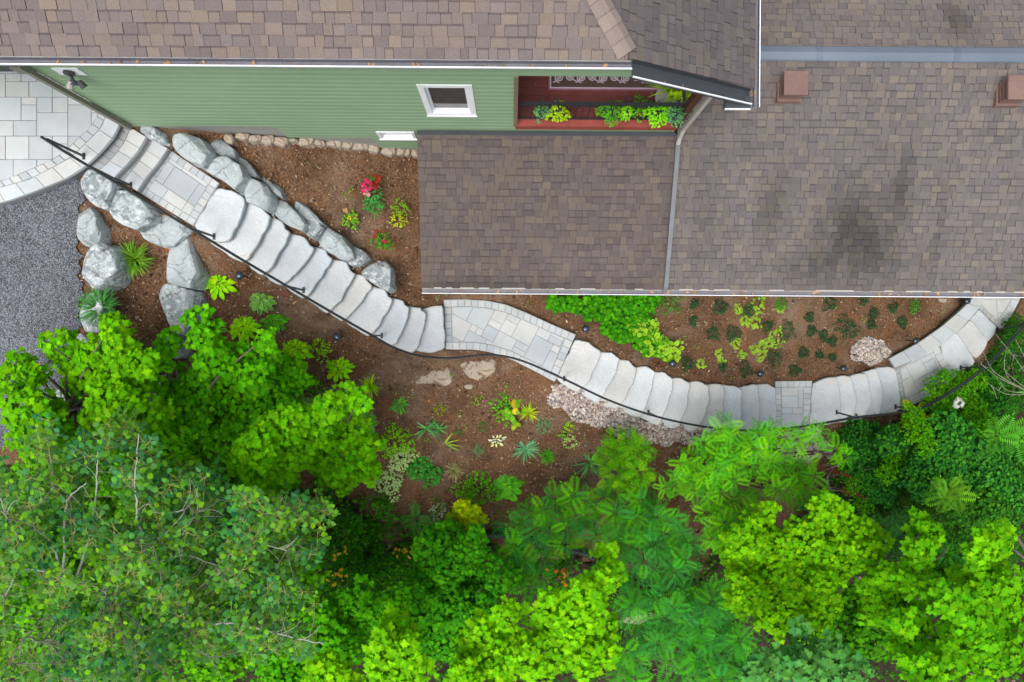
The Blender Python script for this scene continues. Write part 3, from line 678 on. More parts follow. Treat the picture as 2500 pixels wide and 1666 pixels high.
m = MB(); box(m, .07, XR - .1, ry - .012, ry + .012, dz + .05, dz + .075); box(m, .07, XR - .1, ry - .01, ry + .01, rz - .13, rz - .11); box(m, XR - .12, XR - .08, 3.62, 5.5, rz - .03, rz); box(m, XR - .11, XR - .09, 3.62, 5.5, dz + .05, dz + .07); m.build('rail_bar', M['black'], railing)
for i in range(24):
    x = .17 + i * (XR - .3) / 23.5; m = MB(); box(m, x - .006, x + .006, ry - .006, ry + .006, dz + .07, rz - .03); m.build('picket', M['black'], railing)
for i in range(10):
    y = 3.72 + i * .12; m = MB(); box(m, XR - .106, XR - .094, y - .006, y + .006, dz + .07, rz - .03); m.build('picket', M['black'], railing)
# downspouts
m = MB(); tube(m, [(-6.34, 3.12, zD(7.8)), (-6.34, 3.12, zD(8.0)), (-6.262, 3.40, zD(8.45)), (-6.262, 3.435, zD(8.6)), (-6.262, 3.435, zD(11.16))], .046, 4, flat=1); box(m, -6.33, -6.19, 3.37, 3.475, zD(8.72), zD(8.56)); m.build('downspout', M['olive'], house)
m = MB(); tube(m, [(2.66, 3.18, zD(8.75)), (2.67, 3.25, zD(8.9)), (2.70, 3.39, zD(9.1)), (2.72, 3.41, zD(10.9)), (2.72, 3.36, zD(11.15)), (2.722, 3.28, zD(11.31))], .043, 4); m.build('downspout', M['beige'], house)
sl = .288; zR = lambda y: zD(11.31) + sl * (y - WY)
m = MB(); tube(m, [(2.722, 3.33, zR(3.33) + .06), (2.722, 3.0, zR(3.0) + .06), (2.69, .97, zR(.97) + .06), (2.69, .9, zR(.9) - .01)], .052, 4); m.build('downspout', M['pipegrey'], house)
# lower wing
LX0, LX1, LY0, LYR = -1.6, 14.0, .925, 4.66; Ls = math.hypot(1, sl)
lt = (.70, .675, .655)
stn = [(5.85, .95, .34, .75, .50), (5.7, .7, .9, .7, .22), (5.45, 1.0, .2, .9, .28), (6.4, 1.0, .7, 1.0, .15), (4.4, 1.4, .22, .6, .3), (6.6, 1.9, .16, .7, .42), (6.2, .5, .6, .35, .35), (4.9, .35, .3, .3, .35), (7.3, 1.2, .12, .8, .3), (3.3, 1.2, .2, 1.3, .18), (-1.0, .05, 1.2, .14, .25), (1.2, .05, 1.6, .12, .25)]
m = MB(); v_ = np.array((0, 1, sl)) / Ls
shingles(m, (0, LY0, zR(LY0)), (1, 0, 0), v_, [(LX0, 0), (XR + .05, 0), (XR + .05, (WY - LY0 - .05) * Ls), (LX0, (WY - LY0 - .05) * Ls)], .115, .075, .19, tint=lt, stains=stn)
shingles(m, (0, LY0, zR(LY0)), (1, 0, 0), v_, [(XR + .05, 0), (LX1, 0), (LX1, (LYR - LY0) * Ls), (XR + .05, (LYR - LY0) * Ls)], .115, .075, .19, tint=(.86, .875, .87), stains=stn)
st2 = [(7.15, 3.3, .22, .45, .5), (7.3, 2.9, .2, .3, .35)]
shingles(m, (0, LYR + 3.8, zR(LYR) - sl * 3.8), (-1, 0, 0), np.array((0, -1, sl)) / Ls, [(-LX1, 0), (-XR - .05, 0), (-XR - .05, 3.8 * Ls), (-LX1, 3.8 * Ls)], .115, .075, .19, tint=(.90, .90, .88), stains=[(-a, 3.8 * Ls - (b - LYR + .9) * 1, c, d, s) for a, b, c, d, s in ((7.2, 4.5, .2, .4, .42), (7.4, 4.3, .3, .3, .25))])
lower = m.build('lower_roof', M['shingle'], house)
m = MB(); hw = .125; zt = zR(LYR) + .03
for x0, x1 in ((XE - .2, 4.85), (4.862, 7.06), (7.075, LX1)):
    m.add([(x, y, z) for x in (x0, x1) for y, z in ((LYR - hw, zt - sl * hw), (LYR - hw + .02, zt - sl * hw + .02), (LYR, zt + .022), (LYR + hw - .02, zt - sl * hw + .02), (LYR + hw, zt - sl * hw - .01))], [(i, i + 5, i + 6, i + 1)[::-1] for i in range(4)])
for x in (4.85, 7.06):
    m.add([(xx, y, z + .004) for xx in (x, x + .10) for y, z in ((LYR - hw, zt - sl * hw), (LYR - hw + .02, zt - sl * hw + .02), (LYR, zt + .022), (LYR + hw - .02, zt - sl * hw + .02), (LYR + hw, zt - sl * hw - .01))], [(i, i + 5, i + 6, i + 1)[::-1] for i in range(4)], (.85, .87, .9))
m.build('ridge_cap', M['ridge'], lower)
m = MB(); v = [(LX0, WY - .085, zR(WY - .085) + .012), (2.68, WY - .085, zR(WY - .085) + .012), (2.68, WY - .037, zR(WY) + .05), (LX0, WY - .037, zR(WY) + .05)]; m.add(v, [(0, 1, 2, 3)]); m.build('flashing', M['darkgrey'], lower)
def vent(x, y):
    m = MB(); z = zR(y); box(m, x - .19, x + .19, y - .20, y + .18, z - .1, z + .05); o0 = None
    for k in range(3): box(m, x - .165, x + .165, y - .165, y + .165, z + .08 + .07 * k, z + .11 + .07 * k)
    box(m, x - .13, x + .13, y - .13, y + .13, z, z + .28)
    c = MB(); box(c, x - .19, x + .19, y - .19, y + .19, z + .285, z + .32); b = m.build('roof_vent', M['vent'], house); c.build('vent_cap', M['vent'], b)
vent(4.47, 4.12); vent(8.03, 4.08)
gutter('gutter', (LX0, LY0 - .01, zR(LY0) - .02), (LX1, LY0 - .01, zR(LY0) - .02), (0, -1, 0), .075, .05, 170)
m = MB(); box(m, LX0, LX1, LY0 - .012, LY0 + .012, zR(LY0) - .16, zR(LY0) + .012); box(m, LX0 - .02, LX0 + .01, LY0, WY - .05, zR(LY0) - .5, zR(LY0) - .2); m.build('fascia', M['beige'], house)
m = MB(); 
siding(m, -1.4, 13.6, 1.35, 1.0, zR(1.35) - .12); siding(m, 1.35, WY, -1.4, 3.2, zR(1.35) - .1, axis='y'); box(m, 13.55, 13.6, 1.4, 8.2, 0, 5.5); box(m, 2.7, 13.5, 8.15, 8.2, 0, 5.6)
m.build('lower_wall', M['siding'], house)
# floodlight on the wall
fl = MB(); zF = zD(8.9); box(fl, -5.97, -5.63, WY - .028, WY - .004, zF - .11, zF + .1); fo = fl.build('floodlight', M['white'], house)
m = MB(); tube(m, [(-5.8, WY - .02, zF), (-5.8, WY - .06, zF)], .07, 12); tube(m, [(-5.8, WY - .06, zF - .02), (-5.8, WY - .13, zF - .12)], .022, 6); box(m, -5.87, -5.73, WY - .15, WY - .10, zF - .16, zF - .11); m.build('bracket', M['darkgrey'], fo)
for sx in (-1, 1):
    m = MB(); x = -5.8 + sx * .07; tube(m, [(x - .02 * sx, WY - .10, zF - .12), (x + .03 * sx, WY - .17, zF - .17)], [.03, .05], 10); m.build('lamp_head', M['darkgrey' if sx > 0 else 'beige'], fo)
# rug on the balcony (a flat woven thing)
def ribbon(m, pts, w, z, col):
    p = np.asarray(pts, float); t = np.gradient(p, axis=0); t /= np.linalg.norm(t, axis=1, keepdims=True) + 1e-9; nn = np.stack([-t[:, 1], t[:, 0]], 1) * w / 2
    v = np.concatenate([np.c_[p + nn, np.full(len(p), z)], np.c_[p - nn, np.full(len(p), z)]]); k = len(p)
    m.addarr(v, [(i, k + i, k + i + 1, i + 1) for i in range(k - 1)], col)
m = MB(); rx0, rx1, ry0, ry1 = .56, 2.50, 4.05, 5.2; rzz = .0
lil = np.array((.52, .45, .50)); brn = np.array((.10, .068, .055)); pur = np.array((.33, .15, .22))
for (a, b, c, d, z, col) in ((rx0, rx1, ry0, ry1, .012, pur), (rx0 + .02, rx1 - .02, ry0 + .022, ry1 - .02, .016, lil), (rx0 + .04, rx1 - .04, ry0 + .042, ry1 - .04, .020, brn)):
    box(m, a, b, c, d, 0, z, col)
n_ = 10; st = (rx1 - rx0 - .16) / n_
for row in range(3):
    for i in range(n_):
        cx = rx0 + .08 + st * (i + .5); cy = ry0 + .20 + row * .34 + (.012 if i % 2 else -.012); s = 1 if i % 2 else -1; r0 = st * .42
        t = np.linspace(0, 4.4 * math.pi, 46); rr = r0 * (1 - t / (4.9 * math.pi)); ph = math.pi * .5 * s
        ribbon(m, np.stack([cx + s * rr * np.cos(t + ph), cy + rr * np.sin(t + ph) * 1.0], 1), .019, .0235, lil)
        t = np.linspace(-1, 1, 12); ribbon(m, np.stack([cx + st * .55 * t, cy - s * r0 * .95 * np.sin(t * math.pi / 2)], 1), .019, .0242, lil)
        for k in range(3):
            a = rnd(0, 6.28); ribbon(m, [(cx + .5 * r0 * math.cos(a) * u, cy + .5 * r0 * math.sin(a + .6 * u) * u) for u in (.2, .6, 1.0, 1.3)], .011, .0249, lil)
v0 = [ct * (rx0) - st_ * ry0, st_ * rx0 + ct * ry0]
for V in m.V:
    x, y = V[:, 0].copy(), V[:, 1].copy(); V[:, 0] = ct * x - st_ * y; V[:, 1] = st_ * x + ct * y; V[:, 2] += dz + .001
rg = tag(m.build('rug', M['rug'], loc=(v0[0], v0[1], dz)), 'brown rug with pale scroll pattern and purple border on the red balcony', 'rug')
# ------------------------------------------------------------------ boulders and stones
def boulder(poly, D, h, label, mat='rock', group='boulders beside the steps', name='boulder', tone=1.0, tilt=(0, 0), flare=.05):
    q = np.array([P(x, y, D)[:2] for x, y in poly]); c = q.mean(0); sd = rnd(0, 50)
    ar = 0.5 * np.sum(q[:, 0] * np.roll(q[:, 1], -1) - np.roll(q[:, 0], -1) * q[:, 1])
    if ar < 0: q = q[::-1]
    d = []
    for i in range(len(q)):
        a, b = q[i], q[(i + 1) % len(q)]; n = max(2, int(np.linalg.norm(b - a) / .085)); d += [a + (b - a) * t / n for t in range(n)]
    q = np.array(d); q = .1 * np.roll(q, 1, 0) + .8 * q + .1 * np.roll(q, -1, 0); q = c + (q - c) * (1.03 if name == 'boulder' else 1.0); n = len(q); z = H - D
    rad = np.linalg.norm(q - c, axis=1).mean(); rings = []
    for f, dz in ((.3, .03), (.6, .028), (.86, .016), (.965, 0.002), (.995, -.022), (1.01, -.08), (1.01 + flare * .5, -h * .55), (1.0 + flare, -h)):
        p = c + (q - c) * f; zz = np.full(n, z + dz)
        rings.append(np.c_[p, zz])
    for k, r in enumerate(rings):
        amp = .012 if k < 4 else .022
        for p in r:
            w = (p[0] * 4.5, p[1] * 4.5, p[2] * 4.5 + sd); v = mnoise.noise_vector(w); w2 = mnoise.noise_vector((p[0] * 13, p[1] * 13, p[2] * 13 + sd))
            off = np.array(v) * amp * 1.5 + np.array(w2) * amp * .55
            cell = mnoise.cell((p[0] * 5 + sd, p[1] * 5, p[2] * 5)); p += off * (1, 1, 1.0 if k < 5 else .4); p[2] += tilt[0] * (p[0] - c[0]) + tilt[1] * (p[1] - c[1]) + (.012 * cell if k < 4 else 0)
    v = np.concatenate(rings + [np.array([[c[0], c[1], z + .03]])]); nr = len(rings); fs = []
    if name == 'boulder':                    # cleave flat faces
        cc = np.array((c[0], c[1], z - h * .45)); w = v - cc
        for t in range(7):
            an, el = rnd(0, 6.283), rnd(.05, 1.0); nv = np.array((math.cos(an) * math.cos(el), math.sin(an) * math.cos(el), math.sin(el))); s = w @ nv; dlim = s.max() * rnd(.83, .95); ov = np.maximum(0, s - dlim)
            w = w - np.outer(ov, nv)
        w = w + np.array([np.array(mnoise.noise_vector((p[0] * 9, p[1] * 9, p[2] * 9 + sd))) * .008 for p in w]); v = w + cc
    for i in range(n):
        j = (i + 1) % n; fs.append((nr * n, i, j))
        for k in range(nr - 1): fs.append((k * n + i, (k + 1) * n + i, (k + 1) * n + j)); fs.append((k * n + i, (k + 1) * n + j, k * n + j))
    m = MB(); m.add(v, fs, np.array((.425, .475, .49)) * tone * rnd(.93, 1.07))
    return tag(m.build(name, M[mat], loc=(c[0], c[1], z - h)), label, 'boulder' if name == 'boulder' else 'stone', group)
BL = [
 ([(216,410),(194,442),(201,465),(216,493),(256,514),(266,467),(281,449),(253,425)], 11.35, .5, 'white blotched boulder tucked under the patio kerb beside the handrail', 'lichen'),
 ([(281,459),(265,479),(264,509),(274,535),(326,561),(366,538),(368,509),(345,487),(317,467)], 11.5, .55, 'grey and white mottled boulder under the handrail, next to the paver steps', 'lichen'),
 ([(213,500),(182,521),(183,574),(208,602),(238,590),(240,560),(230,520)], 11.5, .5, 'smooth pale boulder with a yellowish corner at the edge of the gravel', 'rock'),
 ([(345,520),(340,560),(330,566),(345,579),(404,605),(421,602),(446,580),(466,560),(430,530),(393,510)], 11.86, .4, 'flat grey slab boulder lying under the handrail beside the upper landing', 'rock'),
 ([(222,596),(196,627),(194,667),(227,706),(270,686),(284,655),(276,616),(262,594)], 11.6, .55, 'big round white lichened boulder left of the ornamental grass', 'lichen'),
 ([(460,570),(421,596),(404,647),(403,690),(470,704),(484,667),(478,653),(466,600)], 12.0, .5, 'tall wedge shaped smooth grey boulder right of the ornamental grass', 'rock'),
 ([(390,695),(385,723),(400,760),(418,804),(446,822),(460,782),(474,712),(407,693)], 12.2, .5, 'rough white grey boulder tapering downwards above the maple leaves', 'lichen'),
 ([(213,705),(194,751),(191,807),(240,812),(260,793),(242,723)], 11.9, .45, 'pale boulder half covered by the drooping blue green grass', 'lichen'),
 ([(180,808),(180,836),(205,860),(230,873),(228,845),(202,811)], 12.1, .45, 'small white boulder on the gravel edge touching the maple branches', 'lichen'),
 ([(152,937),(118,990),(132,1038),(157,1052),(166,990)], 12.2, .4, 'pale boulder half hidden by the left maple near the gravel', 'lichen'),
 ([(311,951),(323,990),(373,980),(400,940),(392,915),(340,940)], 12.6, .4, 'white boulder showing through a gap in the maple leaves', 'lichen'),
 ([(396,815),(400,870),(438,875),(450,842),(425,815)], 12.6, .4, 'small white boulder behind the top maple sprig', 'lichen'),
 ([(337,302),(331,312),(354,331),(408,353),(396,320),(365,306)], 11.3, .35, 'long narrow white boulder against the foot of the green wall', 'lichen'),
 ([(413,326),(415,354),(449,387),(491,408),(510,368),(480,331),(438,320)], 11.2, .65, 'large smooth grey boulder beside the first paved landing', 'rock'),
 ([(522,340),(508,348),(525,373),(570,390),(567,362),(542,342)], 11.5, .5, 'dark veined boulder behind the large smooth one near the wall', 'rock', .72),
 ([(497,393),(494,413),(545,440),(576,470),(596,431),(583,401),(542,376)], 11.4, .65, 'broad pale grey boulder right of the upper landing corner', 'rock'),
 ([(600,431),(592,470),(600,490),(648,512),(662,497),(655,467),(636,442)], 11.65, .6, 'smooth grey boulder with a slanting right side beside the broad top slab', 'rock'),
 ([(628,430),(662,470),(692,483),(683,456),(650,436)], 11.9, .4, 'jagged dark grey boulder behind the smooth one along the mulch', 'rock', .75),
 ([(570,385),(585,402),(612,430),(630,428),(600,392),(580,378)], 11.7, .4, 'small dark craggy rock between two pale boulders and the mulch', 'rock', .68),
 ([(665,479),(660,518),(700,545),(738,566),(745,546),(723,518),(684,484)], 11.95, .55, 'tan grey boulder with a chipped top beside the upper slabs', 'rock'),
 ([(712,488),(723,518),(745,535),(794,553),(757,512),(732,493)], 12.15, .4, 'long dark boulder lying along the mulch behind the speckled one', 'rock', .72),
 ([(742,526),(746,574),(766,586),(791,557),(768,532)], 12.15, .5, 'squarish black and white speckled boulder beside the slabs', 'lichen', .85),
 ([(799,556),(773,588),(791,608),(839,639),(862,630),(852,605),(830,573)], 12.3, .5, 'long smooth grey boulder midway along the upper slab flight', 'rock'),
 ([(858,598),(846,640),(869,654),(903,630),(881,608)], 12.6, .4, 'pale angular boulder tapering to a point just above the last one', 'lichen'),
 ([(926,635),(877,658),(885,674),(948,712),(956,703),(951,653),(937,636)], 12.65, .5, 'lone triangular white and grey boulder, lowest beside the slab flight', 'lichen')]
for b in BL: boulder(b[0], b[1], b[2], b[3], b[4], tone=b[5] if len(b) > 5 else 1.0)
M['tanrock'] = material('tan_stone', (.40, .335, .26), .9, attr=False, var=.15, scale=3, fine=.15, fscale=40, bump=.6, bscale=14, spots=[((.17, .095, .055), 5, .50, .58, .95, 1.4)])
def flatrock(poly, label, up=.0):
    D = TD(*np.mean(poly, 0)); boulder(poly, D - up, .2, label, 'tanrock', 'flat rocks in the planted bed', 'flat_rock', flare=.02)
flatrock([(1010,915),(1016,938),(1060,936),(1088,945),(1107,930),(1096,900),(1078,885),(1046,888)], 'flat tan rock with dark pits, left one below the handrail curve')
flatrock([(1120,892),(1146,926),(1178,928),(1211,908),(1213,880),(1180,872),(1146,866)], 'flat tan rock below the middle landing where a rail post stands')
flatrock([(1132,942),(1137,952),(1152,950),(1155,941),(1142,937)], 'small pale tan stone below the two flat rocks', .02)
flatrock([(2285,727),(2292,738),(2310,742),(2313,730)], 'pale flat stone half under the long eave', .03)
EDG = [(558,339,13,11),(591,333,17,8),(622,338,15,8),(624,341,0,0),(653,341,15,9),(684,345,17,10),(714,343,12,5),(746,346,19,9),(778,348,13,7),(812,350,21,7),(847,353,14,8),(880,357,19,8),(913,363,13,9),(947,369,19,8),(977,370,10,8),(996,372,7,8),(1012,373,9,9)]
EDG = [e for e in EDG if e[2] > 0]
for i, (x, y, a, b) in enumerate(EDG):
    sg = lambda v: math.copysign(abs(v) ** .55, v); sk = rnd(-.3, .3)
    pl = [(x + a * 1.08 * sg(math.cos(t)) * rnd(.86, 1.06) + sk * b * math.sin(t), y + b * 1.15 * sg(math.sin(t)) * rnd(.8, 1.08)) for t in np.linspace(.2, 6.483, 11)[:-1]]
    boulder(pl, TD(x, y) - .12, .25, '%s tan stone from the left in the row edging the green wall' % ORD[i] if i < 15 else 'last tan stone of the wall edging, at the wing corner', 'tanrock', 'edging stones along the green wall', 'edging_stone', flare=.03)
# plank under the sumac, small rubble
m = MB(); prism(m, [P(x, y, 15.6)[:2] for x, y in ((1508, 1520), (1555, 1490), (1615, 1502), (1560, 1525))], H - 15.6, H - 15.9, bev=.01); tag(m.build('stone_plank', M['plank'], loc=P(1560, 1508, 15.9)), 'pale beige flat stone glimpsed between the bright maple and sumac', 'stone')
# pebbles
_ico = []
def pebtpl():
    import bmesh
    b = bmesh.new(); bmesh.ops.create_icosphere(b, subdivisions=1, radius=1); v = np.array([x.co[:] for x in b.verts]); f = np.array([[q.index for q in y.verts] for y in b.faces]); b.free()
    return v, np.zeros(len(v)), [f]
PEB = pebtpl()
PCOL = np.array([(.50, .42, .36), (.44, .35, .30), (.60, .54, .48), (.33, .25, .22), (.46, .42, .40), (.66, .61, .55), (.27, .24, .24), (.42, .31, .26)])
def pebbles(name, poly, n, smin, smax, label):
    q = np.array(poly, float); lo, hi = q.min(0), q.max(0); X = R.uniform(lo[0], hi[0], n * 4); Y = R.uniform(lo[1], hi[1], n * 4)
    k = inpoly(X + 6 * np.sin(Y / 7), Y + 5 * np.sin(X / 9), q); X, Y = X[k][:n], Y[k][:n]; n = len(X)
    D = TD(X, Y); s = R.uniform(smin, smax, n) * R.uniform(.7, 1.3, n)
    pos = np.stack([(X - 1250) * D / F, (833 - Y) * D / F, H - D + .02 + R.uniform(0, .035, n)], 1)
    mt = frames(np.c_[R.normal(0, .3, n), R.normal(0, .3, n), np.ones(n)], R.normal(size=(n, 3))) * (s[:, None, None] * np.stack([R.uniform(.9, 1.35, n), R.uniform(.7, 1, n), R.uniform(.5, .8, n)], 1)[:, None, :])
    m = MB(); m.inst(PEB, pos, mt, PCOL[R.integers(len(PCOL), size=n)] * R.uniform(.75, 1.15, (n, 1))); return tag(m.build(name, M['pebble'], smooth=True), kind='stuff')
PB = [(1349,936),(1413,954),(1481,982),(1565,1018),(1677,1046),(1850,1056),(1990,1043),(2046,1110),(1960,1130),(1850,1122),(1740,1082),(1677,1082),(1579,1086),(1510,1062),(1470,1042),(1424,1035),(1396,1015),(1345,990),(1337,962)]
pebbles('pebble_bed', PB, 5200, .020, .036, '')
pebbles('pebble_heap', [(2122 + 50 * math.cos(t) * (1 + .12 * math.sin(3 * t)), 857 + 31 * math.sin(t) * (1 + .12 * math.cos(4 * t))) for t in np.linspace(0, 6.2, 24)], 900, .020, .036, '')
STRIP = [(560,430),(605,485),(660,520),(740,570),(790,610),(850,645),(900,690),(960,722),(950,700),(880,662),(846,640),(770,590),(745,570),(660,516),(600,486)]
pebbles('joint_pebbles', STRIP, 420, .016, .028, '')
# chips of bark and dry bits over the beds
n = 30000; X = R.uniform(180, 2480, n); Y = R.uniform(330, 1420, n); D = TD(X, Y); k = ~inpoly(X, Y, GRAV)
for _p, _d, _g in PATH: k &= ~inpoly(X, Y, np.mean(_p, 0) + (np.array(_p, float) - np.mean(_p, 0)) * 1.08)
X, Y, D = X[k], Y[k], D[k]; n = len(X)
qv = np.array([(-1, -.3, 0), (.9, -.35, .1), (1.1, .25, 0), (-.8, .35, .12)], float)
pos = np.stack([(X - 1250) * D / F, (833 - Y) * D / F, H - D + .03 + R.uniform(0, .02, n)], 1)
cc = np.array([(.30, .19, .12), (.20, .11, .07), (.40, .30, .21), (.10, .06, .045), (.27, .12, .05), (.55, .43, .30)])
m = MB(); m.inst((qv, np.zeros(4), [np.array([[0, 1, 2, 3]])]), pos, frames(np.c_[R.normal(0, .35, n), R.normal(0, .35, n), np.ones(n)], R.normal(size=(n, 3))) * R.uniform(.007, .026, (n, 1, 1)), cc[R.choice(6, size=n, p=[.26, .25, .14, .17, .12, .06])] * R.uniform(.7, 1.2, (n, 1)))
tag(m.build('mulch_chips', M['chip']), kind='stuff')
# drain pipe
pp = catmull([P(x, y, TD(x, y) - .1) for x, y in ((1085,1308),(1150,1308),(1220,1306),(1300,1320),(1370,1338),(1430,1352),(1470,1385),(1490,1440))], 40)
m = MB(); tube(m, pp, [.085 if (i // 2) % 2 else .077 for i in range(len(pp))], 10); tag(m.build('drain_pipe', M['pipe'], loc=pp[0]), 'black corrugated drain pipe lying across the lower bed under the sumac', 'pipe')

# ------------------------------------------------------------------ handrail
RP = [(100,334,10.28),(150,366,10.38),(241,421,10.62),(350,488,10.76),(462,556,10.85),(580,628,11.15),(701,699,11.52),(805,760,11.78),(908,819,12.05),(960,848,12.3),(1020,868,12.58),(1090,875,12.74),(1140,871,12.76),(1181,867,12.75),(1230,870,12.73),(1290,887,12.71),(1386,930,12.75),(1490,979,12.98),(1605,1018,13.25),(1720,1042,13.68),(1830,1052,14.1),(1960,1042,14.4),(2091,1020,14.58),(2170,1011,14.85),(2241,1000,15.1),(2310,966,15.28),(2409,895,15.42),(2504,790,15.72),(2570,690,15.95)]
rp = catmull([P(*p) for p in RP], 6)
hr = thing('handrail', P(203, 383, 11.2), 'long black metal handrail following the steps in a winding curve', 'handrail')
m = MB(); tube(m, rp, .023, 6); m.build('top_rail', M['black'], hr)
m = MB(); tube(m, rp - np.array((0, 0, .10)), .013, 5); m.build('lower_rail', M['black'], hr)
POST = [(205,382,11.2,114,340,10.33),(320,453,11.55,241,421,10.62),(523,578,11.71,462,556,10.85),(741,709,12.38,701,699,11.52),(932,820,12.92,908,819,12.05),(1188,869,13.7,1181,867,12.75),(1377,925,13.62,1386,930,12.75),(1583,1008,14.13,1605,1018,13.25),(1868,1043,15.3,1900,1049,14.25),(2042,1007,15.47,2091,1020,14.58),(2186,993,16.15,2241,1000,15.1),(2345,898,16.36,2409,895,15.42),(2436,806,16.7,2504,790,15.72)]
for a, b, d, e, f, g in POST:
    p0, p1 = P(a, b, d), P(e, f, g); m = MB(); tube(m, [p0, p0 * .5 + p1 * .5, p1], .022, 4); po = m.build('post', M['black'], hr)
    m = MB(); box(m, p0[0] - .022, p0[0] + .022, p0[1] - .055, p0[1] + .055, p0[2] - .01, p0[2] + .012); m.build('base_plate', M['black'], po)

# ------------------------------------------------------------------ path lights
def path_light(px, py, label):
    g = G(px, py); c = P(px, py, TD(px, py) - .42); t = thing('path_light', (c[0], c[1], g[2]), label, 'path light', 'dome path lights along the steps')
    m = MB(); tube(m, [(c[0], c[1], g[2] - .05), (c[0], c[1], c[2] - .02)], .012, 6); m.build('stake', M['black'], t)
    m = MB(); k = 14; v = []; rr = ((.012, .045), (.03, .043), (.055, .033), (.073, .015), (.078, 0), (.066, -.004))
    for r, z in rr: v += [(c[0] + r * math.cos(a), c[1] + r * math.sin(a), c[2] + z) for a in np.arange(k) * 2 * math.pi / k]
    fs = [tuple(range(k))] + [(i * k + j, (i + 1) * k + j, (i + 1) * k + (j + 1) % k, i * k + (j + 1) % k) for i in range(len(rr) - 1) for j in range(k)]
    m.add(v, fs); m.build('lamp_hood', M['lamp'], t, smooth=True)
for a in ((584,673,'black dome path light beside the hosta under the upper handrail'),(822,823,'black dome path light in the mulch left of the lowest upper slabs'),
          (1430,803,'black dome path light right of the middle landing corner'),(1643,888,'black dome path light at the tip of the green ground cover'),
          (1857,913,'black dome path light above the lower slab treads, left of the square landing'),(2060,900,'black dome path light above the slabs near the square landing'),
          (2236,832,'black dome path light beside the curved coping wall and pebbles'),(2362,735,'black dome path light at the coping wall right under the eave')): path_light(*a)

# ------------------------------------------------------------------ leaf shapes
def tpl_fan(out, ctr, droop=.18, w=1.0):
    o = np.array(out, float); v = np.vstack([[ctr[0], ctr[1], 0], np.c_[o, -droop * (o[:, 0] ** 2 * .7 + o[:, 1] ** 2)]]); n = len(o)
    f = np.array([(0, 1 + i, 1 + (i + 1) % n) for i in range(n)]); wt = np.r_[0, np.full(n, w)]; return v, wt, [f]
half = [(0.06, .04), (-.07, .22), (.02, .36), (.14, .30), (.28, .60), (.40, .50), (.50, .56), (.55, .24), (.74, .27), (.80, .13)]
MAPLE = tpl_fan([(0, 0)] + [(x, -y) for x, y in half] + [(1.0, 0)] + [(x, y) for x, y in half[::-1]], (.32, 0), .12)
ROUND = tpl_fan([(0, 0), (.18, -.36), (.5, -.46), (.8, -.3), (1.05, 0), (.8, .3), (.5, .46), (.18, .36)], (.45, 0), .12)
OVAL = tpl_fan([(0, 0), (.22, -.20), (.5, -.27), (.78, -.17), (1.0, 0), (.78, .17), (.5, .27), (.22, .20)], (.45, 0), .2)
def broad(w, arch=.35, ncut=5):
    """long arching leaf with a raised midrib valley; weight 1 along the margins"""
    v, wt = [(0, 0, 0)], [0]; ts = np.linspace(0, 1, ncut + 2)[1:-1]
    for t in ts:
        hw = w * math.sin(math.pi * t ** .85) ** .8; z = arch * (math.sin(t * 2.2) * .8 - .55 * t * t)
        v += [(t, -hw, z + .10 * hw), (t, -hw * .66, z + .03 * hw), (t, 0, z - .14 * hw), (t, hw * .66, z + .03 * hw), (t, hw, z + .10 * hw)]; wt += [1, 0, 0, 0, 1]
    v.append((1.02, 0, arch * (math.sin(2.2) * .8 - .6))); wt.append(.7); f4, f3 = [], []
    for k in range(ncut - 1):
        for j in range(4): a = 1 + k * 5 + j; f4.append((a, a + 5, a + 6, a + 1))
    for j in range(4): f3.append((0, 1 + j, 2 + j)); e = 1 + (ncut - 1) * 5 + j; f3.append((e, len(v) - 1, e + 1))
    return np.array(v, float), np.array(wt, float), [np.array(f4), np.array(f3)]
HOSTA = broad(.25, .30); HOSTAW = broad(.33, .3)
def blade(w, arch):
    v, f = [], []
    for i, t in enumerate((0, .3, .6, .85, 1.0)):
        hw = w * (1 - t ** 2) + .002; z = arch * 1.2 * (t - .75 * t * t); v += [(t, -hw, z), (t, hw, z)]
    f = np.array([(2 * i, 2 * i + 2, 2 * i + 3, 2 * i + 1) for i in range(4)]); return np.array(v, float), np.zeros(len(v)), [f]
BLADE = blade(.022, .8); STRAP = blade(.05, .55); SWORD = blade(.055, .25)
def frond(k_=9, hw=.030):
    """pinnate leaf with separate lance shaped leaflets"""
    v, f, w = [], [], []; k = 0
    for i in range(k_):
        t = .12 + (.84 / k_) * i; L = .30 * min(1.0, .5 + 3 * t, 2.4 * (1.10 - t)); z = .20 * t - .28 * t * t
        for s in (-1, 1):
            a = np.array((t, 0, z)); tip = np.array((t + L * .42, s * L, z - L * .22)); md = a * .5 + tip * .5; ax = np.array((hw, -s * hw * .4, 0))
            v += [a, md + ax, tip, md - ax]; f.append((k, k + 1, k + 2, k + 3)); w += [0, .6, 1, .6]; k += 4
    v += [(.0, -.007, 0), (1.0, -.003, -.08), (1.0, .003, -.08), (0, .007, 0)]; f.append((k, k + 1, k + 2, k + 3)); w += [0] * 4; k += 4
    v += [(.97, 0, -.08), (1.05, .035, -.10), (1.18, 0, -.14), (1.05, -.035, -.10)]; f.append((k, k + 1, k + 2, k + 3)); w += [.4] * 4
    return np.array(v, float), np.array(w, float), [np.array(f)]
FROND = frond(); MINI = frond(5, .055)
def jitter(c, n, s=.16, hue=.06):
    c = np.array(c, float); b = R.uniform(1 - s, 1 + s, (n, 1)); h = R.normal(0, hue, (n, 1)); return np.clip(c * b * np.concatenate([1 + h * 1.6, 1 + h * .3, 1 - h], 1), .002, .9)
def pick(pal, n, s=.14, hue=.05):
    p = np.array(pal, float); return jitter(p[R.integers(len(p), size=n)], n, s, hue)
